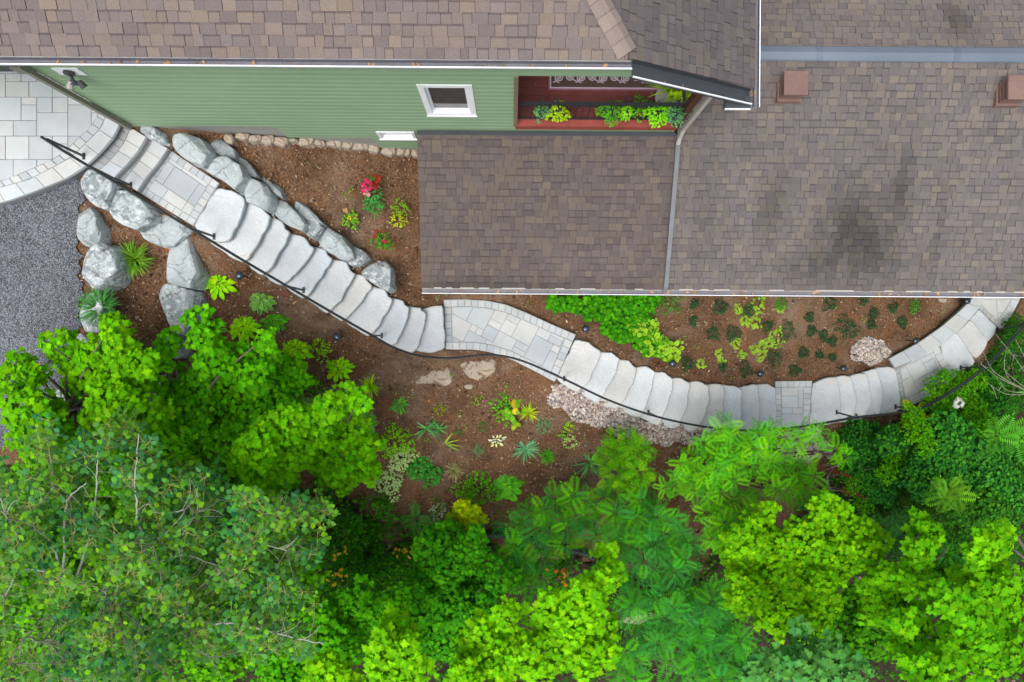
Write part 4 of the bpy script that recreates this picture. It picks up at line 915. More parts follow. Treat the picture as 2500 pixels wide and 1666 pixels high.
# ------------------------------------------------------------------ small plants
YG = [(.16, .40, .012), (.12, .34, .01), (.20, .46, .02)]
def pick2(pal, n, s, h): return np.minimum(pick(pal, n, s, h) * np.array((1.7, 1.75, 1.2)), .85)
def rosette(m, c, r, n, tpl=HOSTA, pal=YG, edge=None, lift=.25):
    """leaves in two or three whorls round c, r metres reach"""
    r = r * 1.32; k = np.arange(n); an = k * 2.39996 + rnd(0, 6); ring = (k + .5) / n; rad = .35 + .65 * ring
    n_ = np.stack([np.cos(an) * (.15 + .35 * ring), np.sin(an) * (.15 + .35 * ring), np.ones(n)], 1) + R.normal(0, .13, (n, 3)); f = np.stack([np.cos(an), np.sin(an), .3 + .5 * (1 - ring)], 1)
    s = r * rad * R.uniform(.44, .62, n); pos = np.array(c) + np.stack([np.cos(an), np.sin(an), np.zeros(n)], 1) * (r * .42 * ring)[:, None]; pos[:, 2] += .04 + lift * r * (1 - ring)
    col = pick2(pal, n, .34, .07); m.inst(tpl, pos, frames(n_, f) * s[:, None, None], col, col * .72 if edge is None else jitter(edge, n, .1, .03))
def tuft(m, c, r, n, tpl=BLADE, pal=YG, up=.9, sp=1.0):
    an = R.uniform(0, 6.283, n); el = R.uniform(.15, up, n)
    f = np.stack([np.cos(an), np.sin(an), el], 1); n_ = np.stack([-np.cos(an) * el, -np.sin(an) * el, np.ones(n)], 1) + R.normal(0, .15, (n, 3))
    pos = np.array(c) + np.stack([np.cos(an), np.sin(an), np.zeros(n)], 1) * R.uniform(0, .12 * r * sp, (n, 1)); pos[:, 2] += .01
    m.inst(tpl, pos, frames(n_, f) * (r * R.uniform(.6, 1.05, n))[:, None, None], pick2(pal, n, .25, .07))
def bushlet(m, c, r, n, leaf=.04, tpl=OVAL, pal=YG, h=.6, edge=None, oy=1.0):
    r = r * 1.08; leaf = leaf * 1.12
    an = R.uniform(0, 6.283, n); u = np.sqrt(R.uniform(0, 1, n)); lob = 1 + .22 * np.sin(3 * an + rnd(0, 6)) + .15 * np.sin(5 * an + rnd(0, 6))
    x, y = np.cos(an) * u * r * lob, np.sin(an) * u * r * oy * lob; z = h * r * np.sqrt(np.clip(1 - u ** 2, 0, 1)) * R.uniform(.45, 1.0, n) + .02
    n_ = np.stack([np.cos(an) * u * .6, np.sin(an) * u * .6, np.ones(n)], 1) + R.normal(0, .28, (n, 3)); f = np.stack([np.cos(an), np.sin(an), np.zeros(n)], 1) + R.normal(0, .5, (n, 3))
    m.inst(tpl, np.array(c) + np.stack([x, y, z], 1), frames(n_, f) * (leaf * R.uniform(.7, 1.25, n))[:, None, None], (col := pick2(pal, n, .24, .06)), col * .74 if edge is None else jitter(edge, n, .12, .03))
def mpx(px, py, r): return r * TD(px, py) / F
def plant(name, px, py, fn, label, cat='plant', group=None, mat='leafmatte'):
    c = G(px, py); m = MB(); fn(m, c); return tag(m.build(name, M[mat], loc=c), label, cat, group)
GH = 'hostas in the bed below the handrail'
for px, py, r, n, lb in ((537,692,38,34,'bright green hosta beside the dome light and the wedge boulder'),(598,797,42,46,'largest bright green hosta, below the white edged one'),(725,848,40,36,'bright green hosta left of the small yellow green shrub'),(828,897,37,32,'lone bright green hosta lowest along the handrail')):
    plant('hosta', px, py, lambda m, c: rosette(m, c, mpx(px, py, r), n, HOSTA, [(.22, .50, .006), (.17, .43, .006)]), lb, 'hosta', GH)
plant('hosta', 672, 782, lambda m, c: (rosette(m, c, mpx(672, 782, 34), 40, HOSTA, [(.05, .20, .012), (.07, .26, .014)]), rosette(m, c + np.array((.05, -.16, 0)), .12, 9, HOSTAW, [(.09, .22, .05)])), 'dark green leafy hosta below the white edged hosta', 'hosta', GH)
VE = (.52, .60, .30)
for px, py, r, n, lb in ((642,732,36,40,'white edged hosta above the dark green one'),(525,801,30,22,'white edged hosta half covered by maple leaves next to the largest bright hosta'),(735,985,34,34,'striped hosta peeping out from under the maple crown'),(880,1030,42,54,'white edged hosta sprawling at the right tip of the maple')):
    plant('variegated_hosta', px, py, lambda m, c: rosette(m, c, mpx(px, py, r), n, HOSTA, [(.10, .28, .03), (.07, .22, .03)], VE), lb, 'hosta', GH)
plant('variegated_hosta', 1212, 1074, lambda m, c: rosette(m, c, mpx(1212, 1074, 22), 16, HOSTA, [(.72, .72, .42)], (.10, .32, .02)), 'small hosta with cream white leaf centres in the middle of the bed', 'hosta', GH)
plant('yellow_hosta', 2212, 1022, lambda m, c: rosette(m, c + np.array((0, 0, .3)), mpx(2212, 1022, 42), 20, HOSTAW, [(.45, .50, .015), (.30, .42, .015)]), 'yellow leaved hosta beside the handrail near the bend', 'hosta')
GRP = [(.10, .24, .02), (.07, .19, .02), (.16, .28, .04)]
plant('ornamental_grass', 338, 635, lambda m, c: tuft(m, c, mpx(338, 635, 54), 260, BLADE, GRP), 'spiky green grass clump between two big boulders', 'grass clump', 'ornamental grass clumps')
plant('ornamental_grass', 268, 752, lambda m, c: tuft(m, c + np.array((0, 0, .1)), mpx(268, 752, 62), 300, BLADE, [(.045, .17, .05), (.06, .21, .07), (.03, .12, .03)]), 'bluish green grass clump drooping over a pale boulder', 'grass clump', 'ornamental grass clumps')
plant('ornamental_grass', 340, 852, lambda m, c: tuft(m, c, mpx(340, 852, 40), 200, BLADE, [(.07, .17, .03), (.05, .13, .03)]), 'small dark grass clump beside the orange fallen leaves', 'grass clump', 'ornamental grass clumps')
LST = [
 ('small_shrub',783,845,lambda m,c:(bushlet(m,c,mpx(783,845,21),150,.045,OVAL,[(.20,.34,.012),(.15,.33,.015)],1.0),bushlet(m,c+np.array((.03,-.24,0)),.08,30,.04,OVAL,[(.22,.36,.02)])),'small yellow green shrub right of a bright hosta','shrub'),
 ('small_shrub',765,940,lambda m,c:bushlet(m,c,mpx(765,940,27),170,.045,OVAL,[(.045,.17,.012),(.07,.22,.02)],.8),'small dark green shrub at the maple edge below the hostas','shrub'),
 ('daylily',905,945,lambda m,c:tuft(m,c,mpx(905,945,36),60,STRAP,[(.18,.36,.012),(.24,.38,.015)],1.1),'yellow green grassy daylily left of the spiky rosette','daylily'),
 ('daylily',1290,1008,lambda m,c:tuft(m,c,mpx(1290,1008,32),42,STRAP,[(.20,.34,.012),(.34,.38,.015)],1.0),'yellowing daylily right of the broad leaved plant','daylily'),
 ('rosette_plant',975,990,lambda m,c:rosette(m,c,mpx(975,990,24),46,broad(.13,.3),[(.045,.20,.03),(.08,.28,.04)]),'dark green spiky rosette in bare mulch','plant'),
 ('small_tuft',1075,995,lambda m,c:bushlet(m,c,mpx(1075,995,15),90,.03,OVAL,[(.22,.25,.015),(.16,.25,.02)],.8),'olive yellow tuft right of the spiky rosette','plant'),
 ('small_tuft',1161,978,lambda m,c:bushlet(m,c,mpx(1161,978,11),50,.028,OVAL,[(.16,.27,.03)],.7),'tiny green tuft below the small pale stone','plant'),
 ('leafy_shrub',1228,995,lambda m,c:(bushlet(m,c,mpx(1228,995,24),140,.055,OVAL,[(.09,.32,.012),(.07,.26,.012)],.9,oy=1.6)),'upright green leafy shrub beside the yellow leaved one','shrub'),
 ('leafy_shrub',1256,1003,lambda m,c:(bushlet(m,c,mpx(1256,1003,20),24,.12,ROUND,[(.20,.33,.02),(.13,.30,.02)],.8,oy=1.3),bushlet(m,c+np.array((-.07,.07,.08)),.06,4,.12,ROUND,[(.60,.33,.03)])),'round leaved plant turning yellow in the middle of the bed','plant'),
 ('blue_tuft',1326,1040,lambda m,c:bushlet(m,c,mpx(1326,1040,19),150,.03,OVAL,[(.07,.20,.11),(.10,.25,.15)],.7),'blue green cushion plant left of the pebble bed','plant'),
 ('iris',1042,1046,lambda m,c:tuft(m,c,mpx(1042,1046,40),13,SWORD,[(.07,.22,.10),(.12,.32,.12)],.9),'fan of grey green iris leaves, left of two','iris'),
 ('iris',1072,1048,lambda m,c:tuft(m,c,mpx(1072,1048,42),12,SWORD,[(.09,.30,.08),(.06,.22,.08)],.9),'fan of green iris leaves, right of two','iris'),
 ('iris',1085,1083,lambda m,c:tuft(m,c,mpx(1085,1083,44),4,SWORD,[(.20,.30,.05)],.2),'few flat iris leaves lying on the mulch','iris'),
 ('iris',1440,1130,lambda m,c:tuft(m,c,mpx(1440,1130,50),26,SWORD,[(.12,.27,.10),(.08,.24,.10)],1.0),'long grey green iris clump left of the feathery cedar','iris'),
 ('iris',1282,1095,lambda m,c:tuft(m,c,mpx(1282,1095,40),40,SWORD,[(.08,.22,.16),(.10,.24,.16)],.5),'limp blue green iris clump beside the round green tuft','iris'),
 ('seedling',1118,1053,lambda m,c:bushlet(m,c,mpx(1118,1053,10),40,.035,OVAL,[(.03,.13,.03)],.6),'tiny dark green plant right of the iris fans','plant'),
 ('seedling',1178,1041,lambda m,c:bushlet(m,c,mpx(1178,1041,11),40,.035,OVAL,[(.03,.15,.025)],.6),'tiny dark green plant with a pale bud above the cream hosta','plant'),
 ('blue_tuft',1168,1098,lambda m,c:tuft(m,c,mpx(1168,1098,22),90,BLADE,[(.11,.21,.13),(.14,.25,.14)],1.2),'grey blue needle tuft left of the cream hosta','plant'),
 ('green_tuft',1335,1113,lambda m,c:tuft(m,c,mpx(1335,1113,25),120,STRAP,[(.05,.22,.02),(.08,.28,.03)],1.3),'round green grassy tuft beside the limp iris','plant'),
 ('small_tuft',1389,1042,lambda m,c:bushlet(m,c,mpx(1389,1042,12),44,.04,OVAL,[(.20,.38,.015)],.7),'small lime plant below the pebbles, upper of two','plant'),
 ('small_tuft',1394,1076,lambda m,c:bushlet(m,c,mpx(1394,1076,17),60,.05,OVAL,[(.16,.40,.02)],.7,edge=(.5,.55,.25)),'small lime plant with pale edges below the other lime plant','plant'),
 ('small_tuft',1374,1058,lambda m,c:bushlet(m,c,mpx(1374,1058,11),34,.04,OVAL,[(.10,.30,.02)],.7),'small mid green plant just left of the two lime ones','plant'),
 ('blue_tuft',1416,1180,lambda m,c:bushlet(m,c,mpx(1416,1180,20),120,.03,OVAL,[(.07,.17,.09)],.8),'dull blue green cushion at the top of the sumac','plant'),
 ('leafy_shrub',965,1072,lambda m,c:bushlet(m,c,mpx(965,1072,38),330,.055,OVAL,[(.17,.38,.012),(.13,.34,.012)],.8),'bushy yellow green shrub above the white leaved patch','shrub'),
 ('white_groundcover',978,1115,lambda m,c:bushlet(m,c,mpx(978,1115,31),330,.04,ROUND,[(.22,.38,.14)],.4,edge=(.50,.64,.26)),'patch of cream white variegated leaves, upper of two','ground cover'),
 ('white_groundcover',950,1172,lambda m,c:bushlet(m,c,mpx(950,1172,33),340,.04,ROUND,[(.20,.36,.14)],.4,edge=(.48,.62,.26),oy=1.2),'patch of cream white variegated leaves, lower of two','ground cover'),
 ('white_groundcover',1068,1245,lambda m,c:bushlet(m,c,mpx(1068,1245,18),100,.04,ROUND,[(.25,.36,.22)],.4,edge=(.62,.68,.5),oy=1.6),'small pale variegated patch left of the yellow maple seedling','ground cover'),
 ('leafy_shrub',1026,1140,lambda m,c:(bushlet(m,c,mpx(1026,1140,30),170,.06,ROUND,[(.03,.20,.03),(.05,.26,.04)],.6),bushlet(m,c+np.array((.22,-.18,0)),.20,90,.06,ROUND,[(.035,.20,.03)])),'dark bluish green round leaved plant right of the cream patches','plant'),
 ('dry_grass',1110,1148,lambda m,c:tuft(m,c,mpx(1110,1148,30),130,BLADE,[(.30,.25,.14),(.22,.24,.12)],1.2),'dry straw coloured grass tuft in the lower bed','grass clump'),
 ('leafy_shrub',1165,1185,lambda m,c:(bushlet(m,c,mpx(1165,1185,44),360,.055,OVAL,[(.11,.33,.012),(.07,.26,.012)],.6),bushlet(m,c+np.array((-.25,-.1,0)),.22,120,.05,OVAL,[(.12,.33,.014)])),'sprawling green shrub with orange tinted leaves above the lime maple seedling','shrub'),
 ('leafy_shrub',1238,1182,lambda m,c:rosette(m,c,mpx(1238,1182,42),44,HOSTAW,[(.06,.27,.02),(.10,.34,.02)]),'broad leaved green plant at the left end of the sumac','plant'),
 ('yellow_leafed_shrub',977,528,lambda m,c:(bushlet(m,c+np.array((.03,.12,.1)),.15,90,.045,OVAL,[(.14,.25,.02)],.8),bushlet(m,c+np.array((-.03,-.10,.05)),.13,80,.045,OVAL,[(.27,.31,.012)],.8)),'yellow green sprig near the wing wall in the rose bed','shrub'),
 ('seedling',848,470,lambda m,c:bushlet(m,c,mpx(848,470,13),40,.035,OVAL,[(.13,.15,.03)],.5),'faint brownish seedling left of the red roses','plant'),
]
for nm, px, py, fn, lb, ct_ in LST: plant(nm, px, py, fn, lb, ct_)
def flowering(px, py, parts, blooms, label):
    c = G(px, py); t = thing('rose_bush', c, label, 'rose bush'); m = MB()
    for dx, dy, dz_, r, n, pal in parts: bushlet(m, c + np.array((dx, dy, dz_)), r, n, .045, OVAL, pal, .8)
    m.build('foliage', M['leafmatte'], t)
    for dx, dy, dz_, r, col in blooms:
        m = MB(); r *= .66; bushlet(m, c + np.array((dx, dy, dz_)), r, 16, r * 1.2, ROUND, [np.array(col) * .66], .9); m.build('flower', M['petal'], t)
GD = [(.03, .19, .05), (.05, .23, .06)]
flowering(918, 492, [(0, .08, .2, .13, 90, GD), (.02, -.12, .1, .14, 90, GD), (-.13, -.1, .1, .08, 35, GD), (.05, .28, .3, .10, 40, [(.04, .14, .02)])], [(-.10, .20, .36, .085, (.80, .03, .22)), (-.10, .10, .32, .06, (.85, .28, .42)), (.02, .22, .36, .07, (.35, .01, .01)), (.10, .33, .36, .06, (.42, .02, .01))], 'tall rose bush with large pink and red flowers')
flowering(858, 540, [(0, 0, .05, .13, 110, [(.13, .30, .02), (.10, .24, .02)])], [(0, .03, .14, .035, (.75, .60, .02)), (.09, .06, .1, .04, (.45, .38, .10))], 'low rose bush with one yellow flower')
flowering(936, 585, [(0, -.03, .05, .16, 120, [(.07, .22, .02), (.05, .18, .02)])], [(-.13, .02, .15, .035, (.55, .02, .03)), (.03, .12, .18, .03, (.50, .02, .03)), (.06, -.06, .17, .035, (.6, .02, .1)), (-.11, .11, .15, .03, (.45, .02, .03))], 'small rose bush with scattered dark red blooms near the lone boulder')
# dark little shrubs and variegated seedlings of the right-hand bed
DK = [(.014, .060, .030), (.020, .080, .038), (.011, .046, .024)]; VG = [(.14, .34, .02), (.10, .28, .02)]; VW = (.32, .42, .05)
dark = [(1635,735,26,'green'),(1694,742,9),(1757,748,15),(1691,784,8),(1825,758,12),(1904,742,13,'mid'),(1872,797,12),(1919,808,17),(1740,812,13),(1787,814,18),(1974,774,10),(1980,808,11),(2023,740,16),(2130,765,11),(2125,793,10),(2008,818,9),(2030,834,10),(1960,862,12),(1890,874,17),(1675,888,14),(1762,894,9),(1817,902,14),(1937,905,13),(1998,866,9),(2180,752,10),(2201,787,11),(2108,732,9),(2230,748,11,'mid'),(2055,792,16),(2075,806,18),(2032,872,8)]
dark.sort(key=lambda d: d[0])
ORD2 = ORD + ['twenty first', 'twenty second', 'twenty third', 'twenty fourth', 'twenty fifth', 'twenty sixth', 'twenty seventh', 'twenty eighth', 'twenty ninth', 'thirtieth', 'thirty first', 'thirty second']
for i, d in enumerate(dark):
    pal = DK if len(d) < 4 else ([(.04, .17, .02), (.06, .22, .03)] if d[3] == 'mid' else [(.04, .20, .02)])
    r = mpx(d[0], d[1], d[2]) * 1.05
    plant('dark_shrub', d[0], d[1], lambda m, c: bushlet(m, c, r, int(60 + 9 * d[2]), .032, OVAL, pal, .9, oy=rnd(.9, 1.35)), '%s small dark green shrub counted from the left in the right hand bed' % ORD2[i], 'shrub', 'small dark shrubs under the eave')
vg = [(1845,745,18),(1815,783,12),(1842,787,13),(1800,755,9),(1892,825,20),(1875,835,10),(1795,838,11),(1856,848,14),(1855,868,11),(1754,863,7),(1709,888,9),(1838,853,7),(1810,866,8),(1760,880,6),(1902,755,8)]
vg.sort(key=lambda d: d[0])
for i, d in enumerate(vg):
    r = mpx(*d); plant('variegated_seedling', d[0], d[1], lambda m, c: bushlet(m, c, r, int(14 + 2.6 * d[2]), .055, ROUND, VG, .45, edge=VW), '%s yellow edged seedling counted from the left in the right hand bed' % ORD[i], 'plant', 'yellow edged seedlings in the right bed')
# leafy ground cover along the eave
def cover(name, poly, n, leaf, pal, edge=None, up=(.08, .30), tpl=ROUND, tilt=.28):
    q = np.array(poly, float); lo, hi = q.min(0), q.max(0); X = R.uniform(lo[0], hi[0], n * 6); Y = R.uniform(lo[1], hi[1], n * 6); k = inpoly(X + 7 * np.sin(Y / 9), Y + 6 * np.sin(X / 11), q); X, Y = X[k][:n], Y[k][:n]; n = len(X)
    D = TD(X, Y) - R.uniform(*up, n); pos = np.stack([(X - 1250) * D / F, (833 - Y) * D / F, H - D], 1); m = MB()
    m.inst(tpl, pos, frames(np.c_[R.normal(0, tilt, n), R.normal(0, tilt, n), np.ones(n)], R.normal(size=(n, 3))) * (leaf * R.uniform(.6, 1.35, n))[:, None, None], (col := pick(pal, n, .28, .06)), col * .62 if edge is None else jitter(edge, n, .2, .06)); return m
m = cover('c', [(1340,722),(1600,722),(1612,745),(1600,765),(1575,762),(1590,800),(1620,830),(1640,865),(1625,880),(1600,870),(1560,850),(1520,835),(1480,815),(1455,780),(1420,770),(1385,755),(1345,752)], 1900, .085, [(.07, .38, .005), (.10, .44, .005), (.045, .29, .006)])
m2 = cover('c', [(1555,770),(1600,790),(1625,830),(1668,835),(1668,880),(1630,882),(1560,848),(1540,810)], 240, .085, [(.14, .47, .006), (.10, .40, .006), (.20, .50, .008)], (.34, .52, .04), up=(.16, .32))
for a, b in zip(m2.V, m2.C): m.V.append(a); m.C.append(b)
for f in m2.F: m.F.append(f + m.n); m.M.append(np.zeros(len(f)))
m.n += m2.n; tag(m.build('ground_cover', M['leafmatte']), kind='stuff')
# weeds: scattered tiny greens
n = 420; X = R.uniform(470, 2350, n); Y = R.uniform(700, 1330, n); D = TD(X, Y) - .03
m = MB()
for x, y, d in zip(X, Y, D):
    if any(inpoly(np.array([x]), np.array([y]), q[0])[0] for q in PATH): continue
    if R.random() < .35: bushlet(m, P(x, y, d), rnd(.025, .06), 6, .03, OVAL, [(.10, .26, .03), (.16, .30, .04)], .5)
tag(m.build('weeds', M['leafmatte']), kind='stuff')
# fallen leaves
for px, py, s, col, lb in ((337,892,.13,(.70,.16,.03),'orange fallen maple leaf on the mulch, upper of two'),(343,911,.12,(.72,.25,.10),'orange fallen maple leaf on the mulch, lower of two'),(100,891,.12,(.70,.20,.06),'orange fallen leaf on the grey gravel'),(408,612,.08,(.62,.10,.03),'small red fallen leaf under the flat slab boulder'),(671,860,.11,(.55,.48,.30),'pale cream fallen leaf beside a bright hosta'),(841,518,.10,(.55,.33,.14),'tan fallen leaf above the yellow rose')):
    m = MB(); c = G(px, py, .05); m.inst(MAPLE, [c], frames(np.array([[.1, .1, 1.0]]), R.normal(size=(1, 3))) * s, [col]); tag(m.build('fallen_leaf', M['leafmatte'], loc=c), lb, 'leaf', 'fallen leaves')
m = MB(); yy = 416; D = 11.58; c = P(1233, yy, D); m.inst(MAPLE, [c], frames(np.array([[0, -.25, 1.0]]), np.array([[1.0, -.6, 0]])) * .10, [(.75, .42, .16)]); tag(m.build('fallen_leaf', M['leafmatte'], loc=c), 'tan fallen leaf lying on the lower shingle roof', 'leaf', 'fallen leaves')
# planters hanging outside the balcony rail and pots on the deck
def planter(px, py, D, r, pal, n, leaf, label, hang=True, tpl=OVAL, h=.8):
    c = P(px, py, D); t = thing('hanging_planter' if hang else 'flower_pot', c - np.array((0, 0, .16)), label, 'planter', 'planters on the balcony rail' if hang else None)
    m = MB(); k = 14; v = []
    prof = ((.055, -.16), (.075, 0), (.082, .0), (.082, .02), (.068, .02), (.066, -.02)); rr = r / .115
    for a, z in prof: v += [(c[0] + a * rr * math.cos(q), c[1] + a * rr * math.sin(q), c[2] + z) for q in np.arange(k) * 2 * math.pi / k]
    m.add(v, [tuple(range(k))[::-1]] + [(i * k + j, i * k + (j + 1) % k, (i + 1) * k + (j + 1) % k, (i + 1) * k + j) for i in range(len(prof) - 1) for j in range(k)] + [tuple(range((len(prof) - 1) * k, len(prof) * k))])
    m.build('pot', M['darkgrey' if hang else 'terracotta'], t)
    m = MB(); bushlet(m, c, r, n, leaf, tpl, pal, h); m.build('foliage', M['leafmatte'], t)
    if hang: m = MB(); tube(m, [(c[0], c[1] + .05, c[2]), (c[0], c[1] + .10, c[2] + .14), (c[0], c[1] + .17, c[2] + .17), (c[0], c[1] + .19, c[2] + .10)], .012, 5); m.build('hook', M['black'], t)
planter(1324, 276, 10.42, .12, [(.08, .22, .10), (.11, .27, .13)], 190, .03, 'hanging planter with blue green foliage at the left end of the balcony rail')
planter(1362, 276, 10.42, .135, [(.28, .40, .012), (.20, .34, .012)], 170, .042, 'hanging planter with yellow foliage on the balcony rail')
planter(1491, 277, 10.42, .17, [(.06, .24, .012), (.08, .28, .012)], 420, .028, 'widest hanging planter with dense fine green foliage')
planter(1529, 275, 10.42, .10, [(.13, .40, .012), (.17, .42, .02)], 110, .045, 'small hanging planter with fresh green leaves right of the widest one')
planter(1604, 283, 10.40, .145, [(.13, .44, .012), (.16, .46, .015)], 170, .05, 'hanging planter with curly lime leaves in front of the orange pot')
planter(1649, 283, 10.42, .135, [(.06, .20, .10), (.09, .25, .13)], 200, .035, 'hanging planter with blue green foliage at the right end of the balcony rail')
planter(1568, 266, 10.72, .16, [(.05, .22, .02), (.08, .28, .02)], 170, .04, 'orange pot with a green plant on the balcony floor', False)
c = P(1632, 238, 10.75); t = thing('flower_pot', c - np.array((0, 0, .25)), 'round grey pot with tall yellow green plant in the balcony corner', 'planter')
m = MB(); tube(m, [c - np.array((0, 0, .25)), c], [.17, .21], 18); m.build('pot', M['concrete'], t); m = MB(); tuft(m, c + np.array((.10, .05, 0)), .55, 150, BLADE, [(.25, .36, .01), (.18, .32, .012)], 3.0); bushlet(m, c + np.array((.13, .02, .25)), .17, 160, .06, OVAL, [(.26, .38, .012), (.19, .32, .012)], 1.2); m.build('foliage', M['leafmatte'], t)
# ------------------------------------------------------------------ trees and shrubs
def crown(m, lumps, tpl, leaf, cover_, pal, flat=.75, tilt=.22, dz_=0.0, out=.45, edge=None):
    for L in lumps:
        px, py, r, D = L[:4]; D += dz_; Rm = r * D / F * 1.04; n = int(cover_ * math.pi * r * r / (.42 * (leaf * F / D) ** 2)); c = P(px, py, D)
        an = R.uniform(0, 6.283, n); u = np.sqrt(R.uniform(0, 1, n)); ph = rnd(0, 6); lob = 1 + .20 * np.sin(3 * an + ph) + .16 * np.sin(5 * an + 2 * ph) + .1 * np.sin(9 * an + 3 * ph)
        dep = R.uniform(0, 1, n) ** 1.6; z = -Rm * flat * (1 - np.sqrt(np.clip(1 - .92 * u * u, 0, 1))) - dep * Rm * .85
        pos = c + np.stack([np.cos(an) * u * Rm * lob, np.sin(an) * u * Rm * lob, z], 1)
        nn = np.stack([np.cos(an) * u * out, np.sin(an) * u * out, np.ones(n)], 1) + R.normal(0, tilt, (n, 3)); f = np.stack([np.cos(an), np.sin(an), np.zeros(n)], 1) + R.normal(0, .55, (n, 3))
        col = pick(pal, n, .24, .08) * np.where(R.random((n, 1)) < .2, .7, 1.0); m.inst(tpl, pos, frames(nn, f) * (leaf * np.clip(R.normal(1, .24, n), .5, 1.6))[:, None, None], np.minimum(col * 1.12, .85), col * .84 if edge is None else jitter(edge, n))
def limbs(m, base, lumps, r0, col, crook=.12):
    c = np.mean([P(L[0], L[1], L[3]) for L in lumps], 0); fork = base * .5 + c * .5; fork[2] = base[2] + (c[2] - base[2]) * .42
    top_ = fork + np.array((0, 0, (c[2] - fork[2]) * .45)); tr = [base, base * .6 + fork * .4 + R.normal(0, .05, 3), fork, top_]; tube(m, catmull(tr, 5), np.linspace(r0, r0 * .5, 16), 8, col)
    for L in lumps:
        e = P(L[0], L[1], L[3] + .12); u_ = rnd(0, .4); s = fork + np.array((0, 0, (c[2] - fork[2]) * u_)) + R.normal(0, .02, 3); k = s * .5 + e * .5 + R.normal(0, crook * 1.4, 3); pts = catmull([s, k, e], 5); tube(m, pts, np.linspace(r0 * .5, .008, len(pts)), 5, col)
def tree(name, lumps, label, cat, tpl, leaf, cov, pal, base=None, r0=.07, bark=(.16, .13, .10), group=None, mat='leaf', **kw):
    mx = np.mean([L[:2] for L in lumps], 0) if base is None else base; b = G(mx[0], mx[1], -.05)
    t = thing(name, b, label, cat, group); m = MB()
    hgt = np.mean([L[3] for L in lumps]) - TD(mx[0], mx[1])          # (negative) height of the crown over the soil
    if hgt < -2.2:
        deep = []
        for L in lumps:
            s = rnd(.15, .4); deep.append((L[0] * (1 - s) + mx[0] * s, L[1] * (1 - s) + mx[1] * s, L[2] * rnd(.75, 1.0), L[3] + rnd(.22, .42) * -hgt))
        crown(m, deep, tpl, leaf * .8, .75, pal, tilt=.35)
    crown(m, lumps, tpl, leaf * .71, cov * 1.15, pal, **kw); m.build('crown', M[mat], t, smooth=True)
    m = MB(); limbs(m, b, lumps, r0, bark); m.build('trunk', M['bark'], t); return t
def LL(s, D): return [(x + rnd(-4, 4), y + rnd(-4, 4), r * rnd(.84, 1.08), D + rnd(-.45, .45)) for x, y, r in s]
LIME = [(.19, .57, .003), (.15, .49, .003), (.23, .60, .004)]; BRI = [(.155, .50, .003), (.115, .42, .003), (.19, .54, .003)]; MIDG = [(.06, .28, .005), (.085, .34, .005), (.045, .22, .006)]; YEL = [(.17, .49, .003), (.13, .43, .003), (.21, .53, .003)]
GM = 'maple trees along the lower slope'
tree('maple_tree', LL([(25,915,44),(55,900,24),(105,833,20),(142,845,30),(165,880,42),(200,918,48),(212,862,34),(262,800,30),(276,832,28),(286,880,38),(292,935,46),(245,970,55),(302,1000,42),(35,995,56),(92,1035,52),(60,1080,56),(335,1020,52),(352,930,34),(238,1015,58),(330,885,34)], 10.4) + LL([(230,900,50),(250,1040,60),(180,1085,60)], 11.2),
     'bright green maple with leafy sprigs reaching over the gravel yard', 'tree', MAPLE, .135, 2.7, BRI, base=(180, 1050), group=GM)
tree('maple_tree', LL([(405,832,26),(390,880,28),(476,780,26),(492,830,38),(505,880,42),(560,880,34),(600,925,46),(632,862,36),(642,830,22)], 10.6) + LL([(475,960,56),(420,965,34),(540,950,56),(690,920,44),(724,930,26),(660,975,52),(600,1005,56),(520,1030,58),(450,1035,48),(405,1060,56),(560,1085,58)], 11.2),
     'green maple whose upright sprigs reach the hostas below the handrail', 'tree', MAPLE, .125, 2.7, [(.10, .44, .003), (.075, .36, .004), (.13, .48, .003)], base=(540, 1040), group=GM)
tree('maple_tree', LL([(846,968,28),(874,985,22),(805,990,36),(770,1022,38),(705,1034,46),(652,1062,46),(612,1102,54),(742,1080,40),(682,1120,46),(622,1165,46)], 9.9) + LL([(832,1060,46),(872,1100,40),(800,1130,46)], 11.3) + LL([(885,1150,34),(820,1165,40)], 12.2),
     'bright maple whose lime arm slants up towards the striped hosta', 'tree', MAPLE, .125, 2.8, [(.155, .52, .003), (.12, .45, .003), (.18, .54, .003)], base=(740, 1130), group=GM)
tree('maple_tree', LL([(120,1200,110),(300,1180,120),(470,1180,100),(430,1330,120),(250,1350,120),(100,1400,110),(620,1280,80),(600,1420,90),(700,1450,70),(300,1520,120),(120,1600,100),(480,1600,110),(30,1330,90),(30,1500,90),(640,1200,60),(640,1560,70)], 11.9),
     'dim green maple filling the space underneath the pale barked aspens', 'tree', MAPLE, .13, 2.2, BRI[:2] + MIDG[:2], group=GM, base=(330, 1330))
tree('maple_tree', LL([(1078,1318,36),(1040,1342,34),(1100,1382,56),(1152,1340,38),(1052,1422,54),(1152,1440,56),(1222,1420,38),(1100,1500,58),(1022,1500,48),(1182,1515,46),(1085,1575,58)], 12.9),
     'mid green maple just below the black drain pipe', 'tree', MAPLE, .125, 2.7, [(.06, .34, .006), (.045, .28, .008), (.085, .40, .005)], base=(1110, 1440), group=GM)
tree('maple_tree', LL([(832,1475,32),(872,1482,42),(905,1520,46),(962,1478,32),(850,1550,48),(800,1600,52),(715,1580,55),(760,1520,48),(680,1650,60)], 11.9),
     'mid green maple at the bottom, left of the tall lime spire', 'tree', MAPLE, .13, 2.6, [(.07, .37, .005), (.10, .43, .004)], base=(830, 1560), group=GM)
tree('maple_tree', LL([(956,1530,32),(962,1572,42),(930,1604,40),(992,1602,36),(942,1645,46),(1004,1650,38),(960,1690,50)], 9.6), 'slender lime maple spire at the bottom, left of the widest lime maple', 'tree', MAPLE, .135, 3.0, LIME, group=GM)
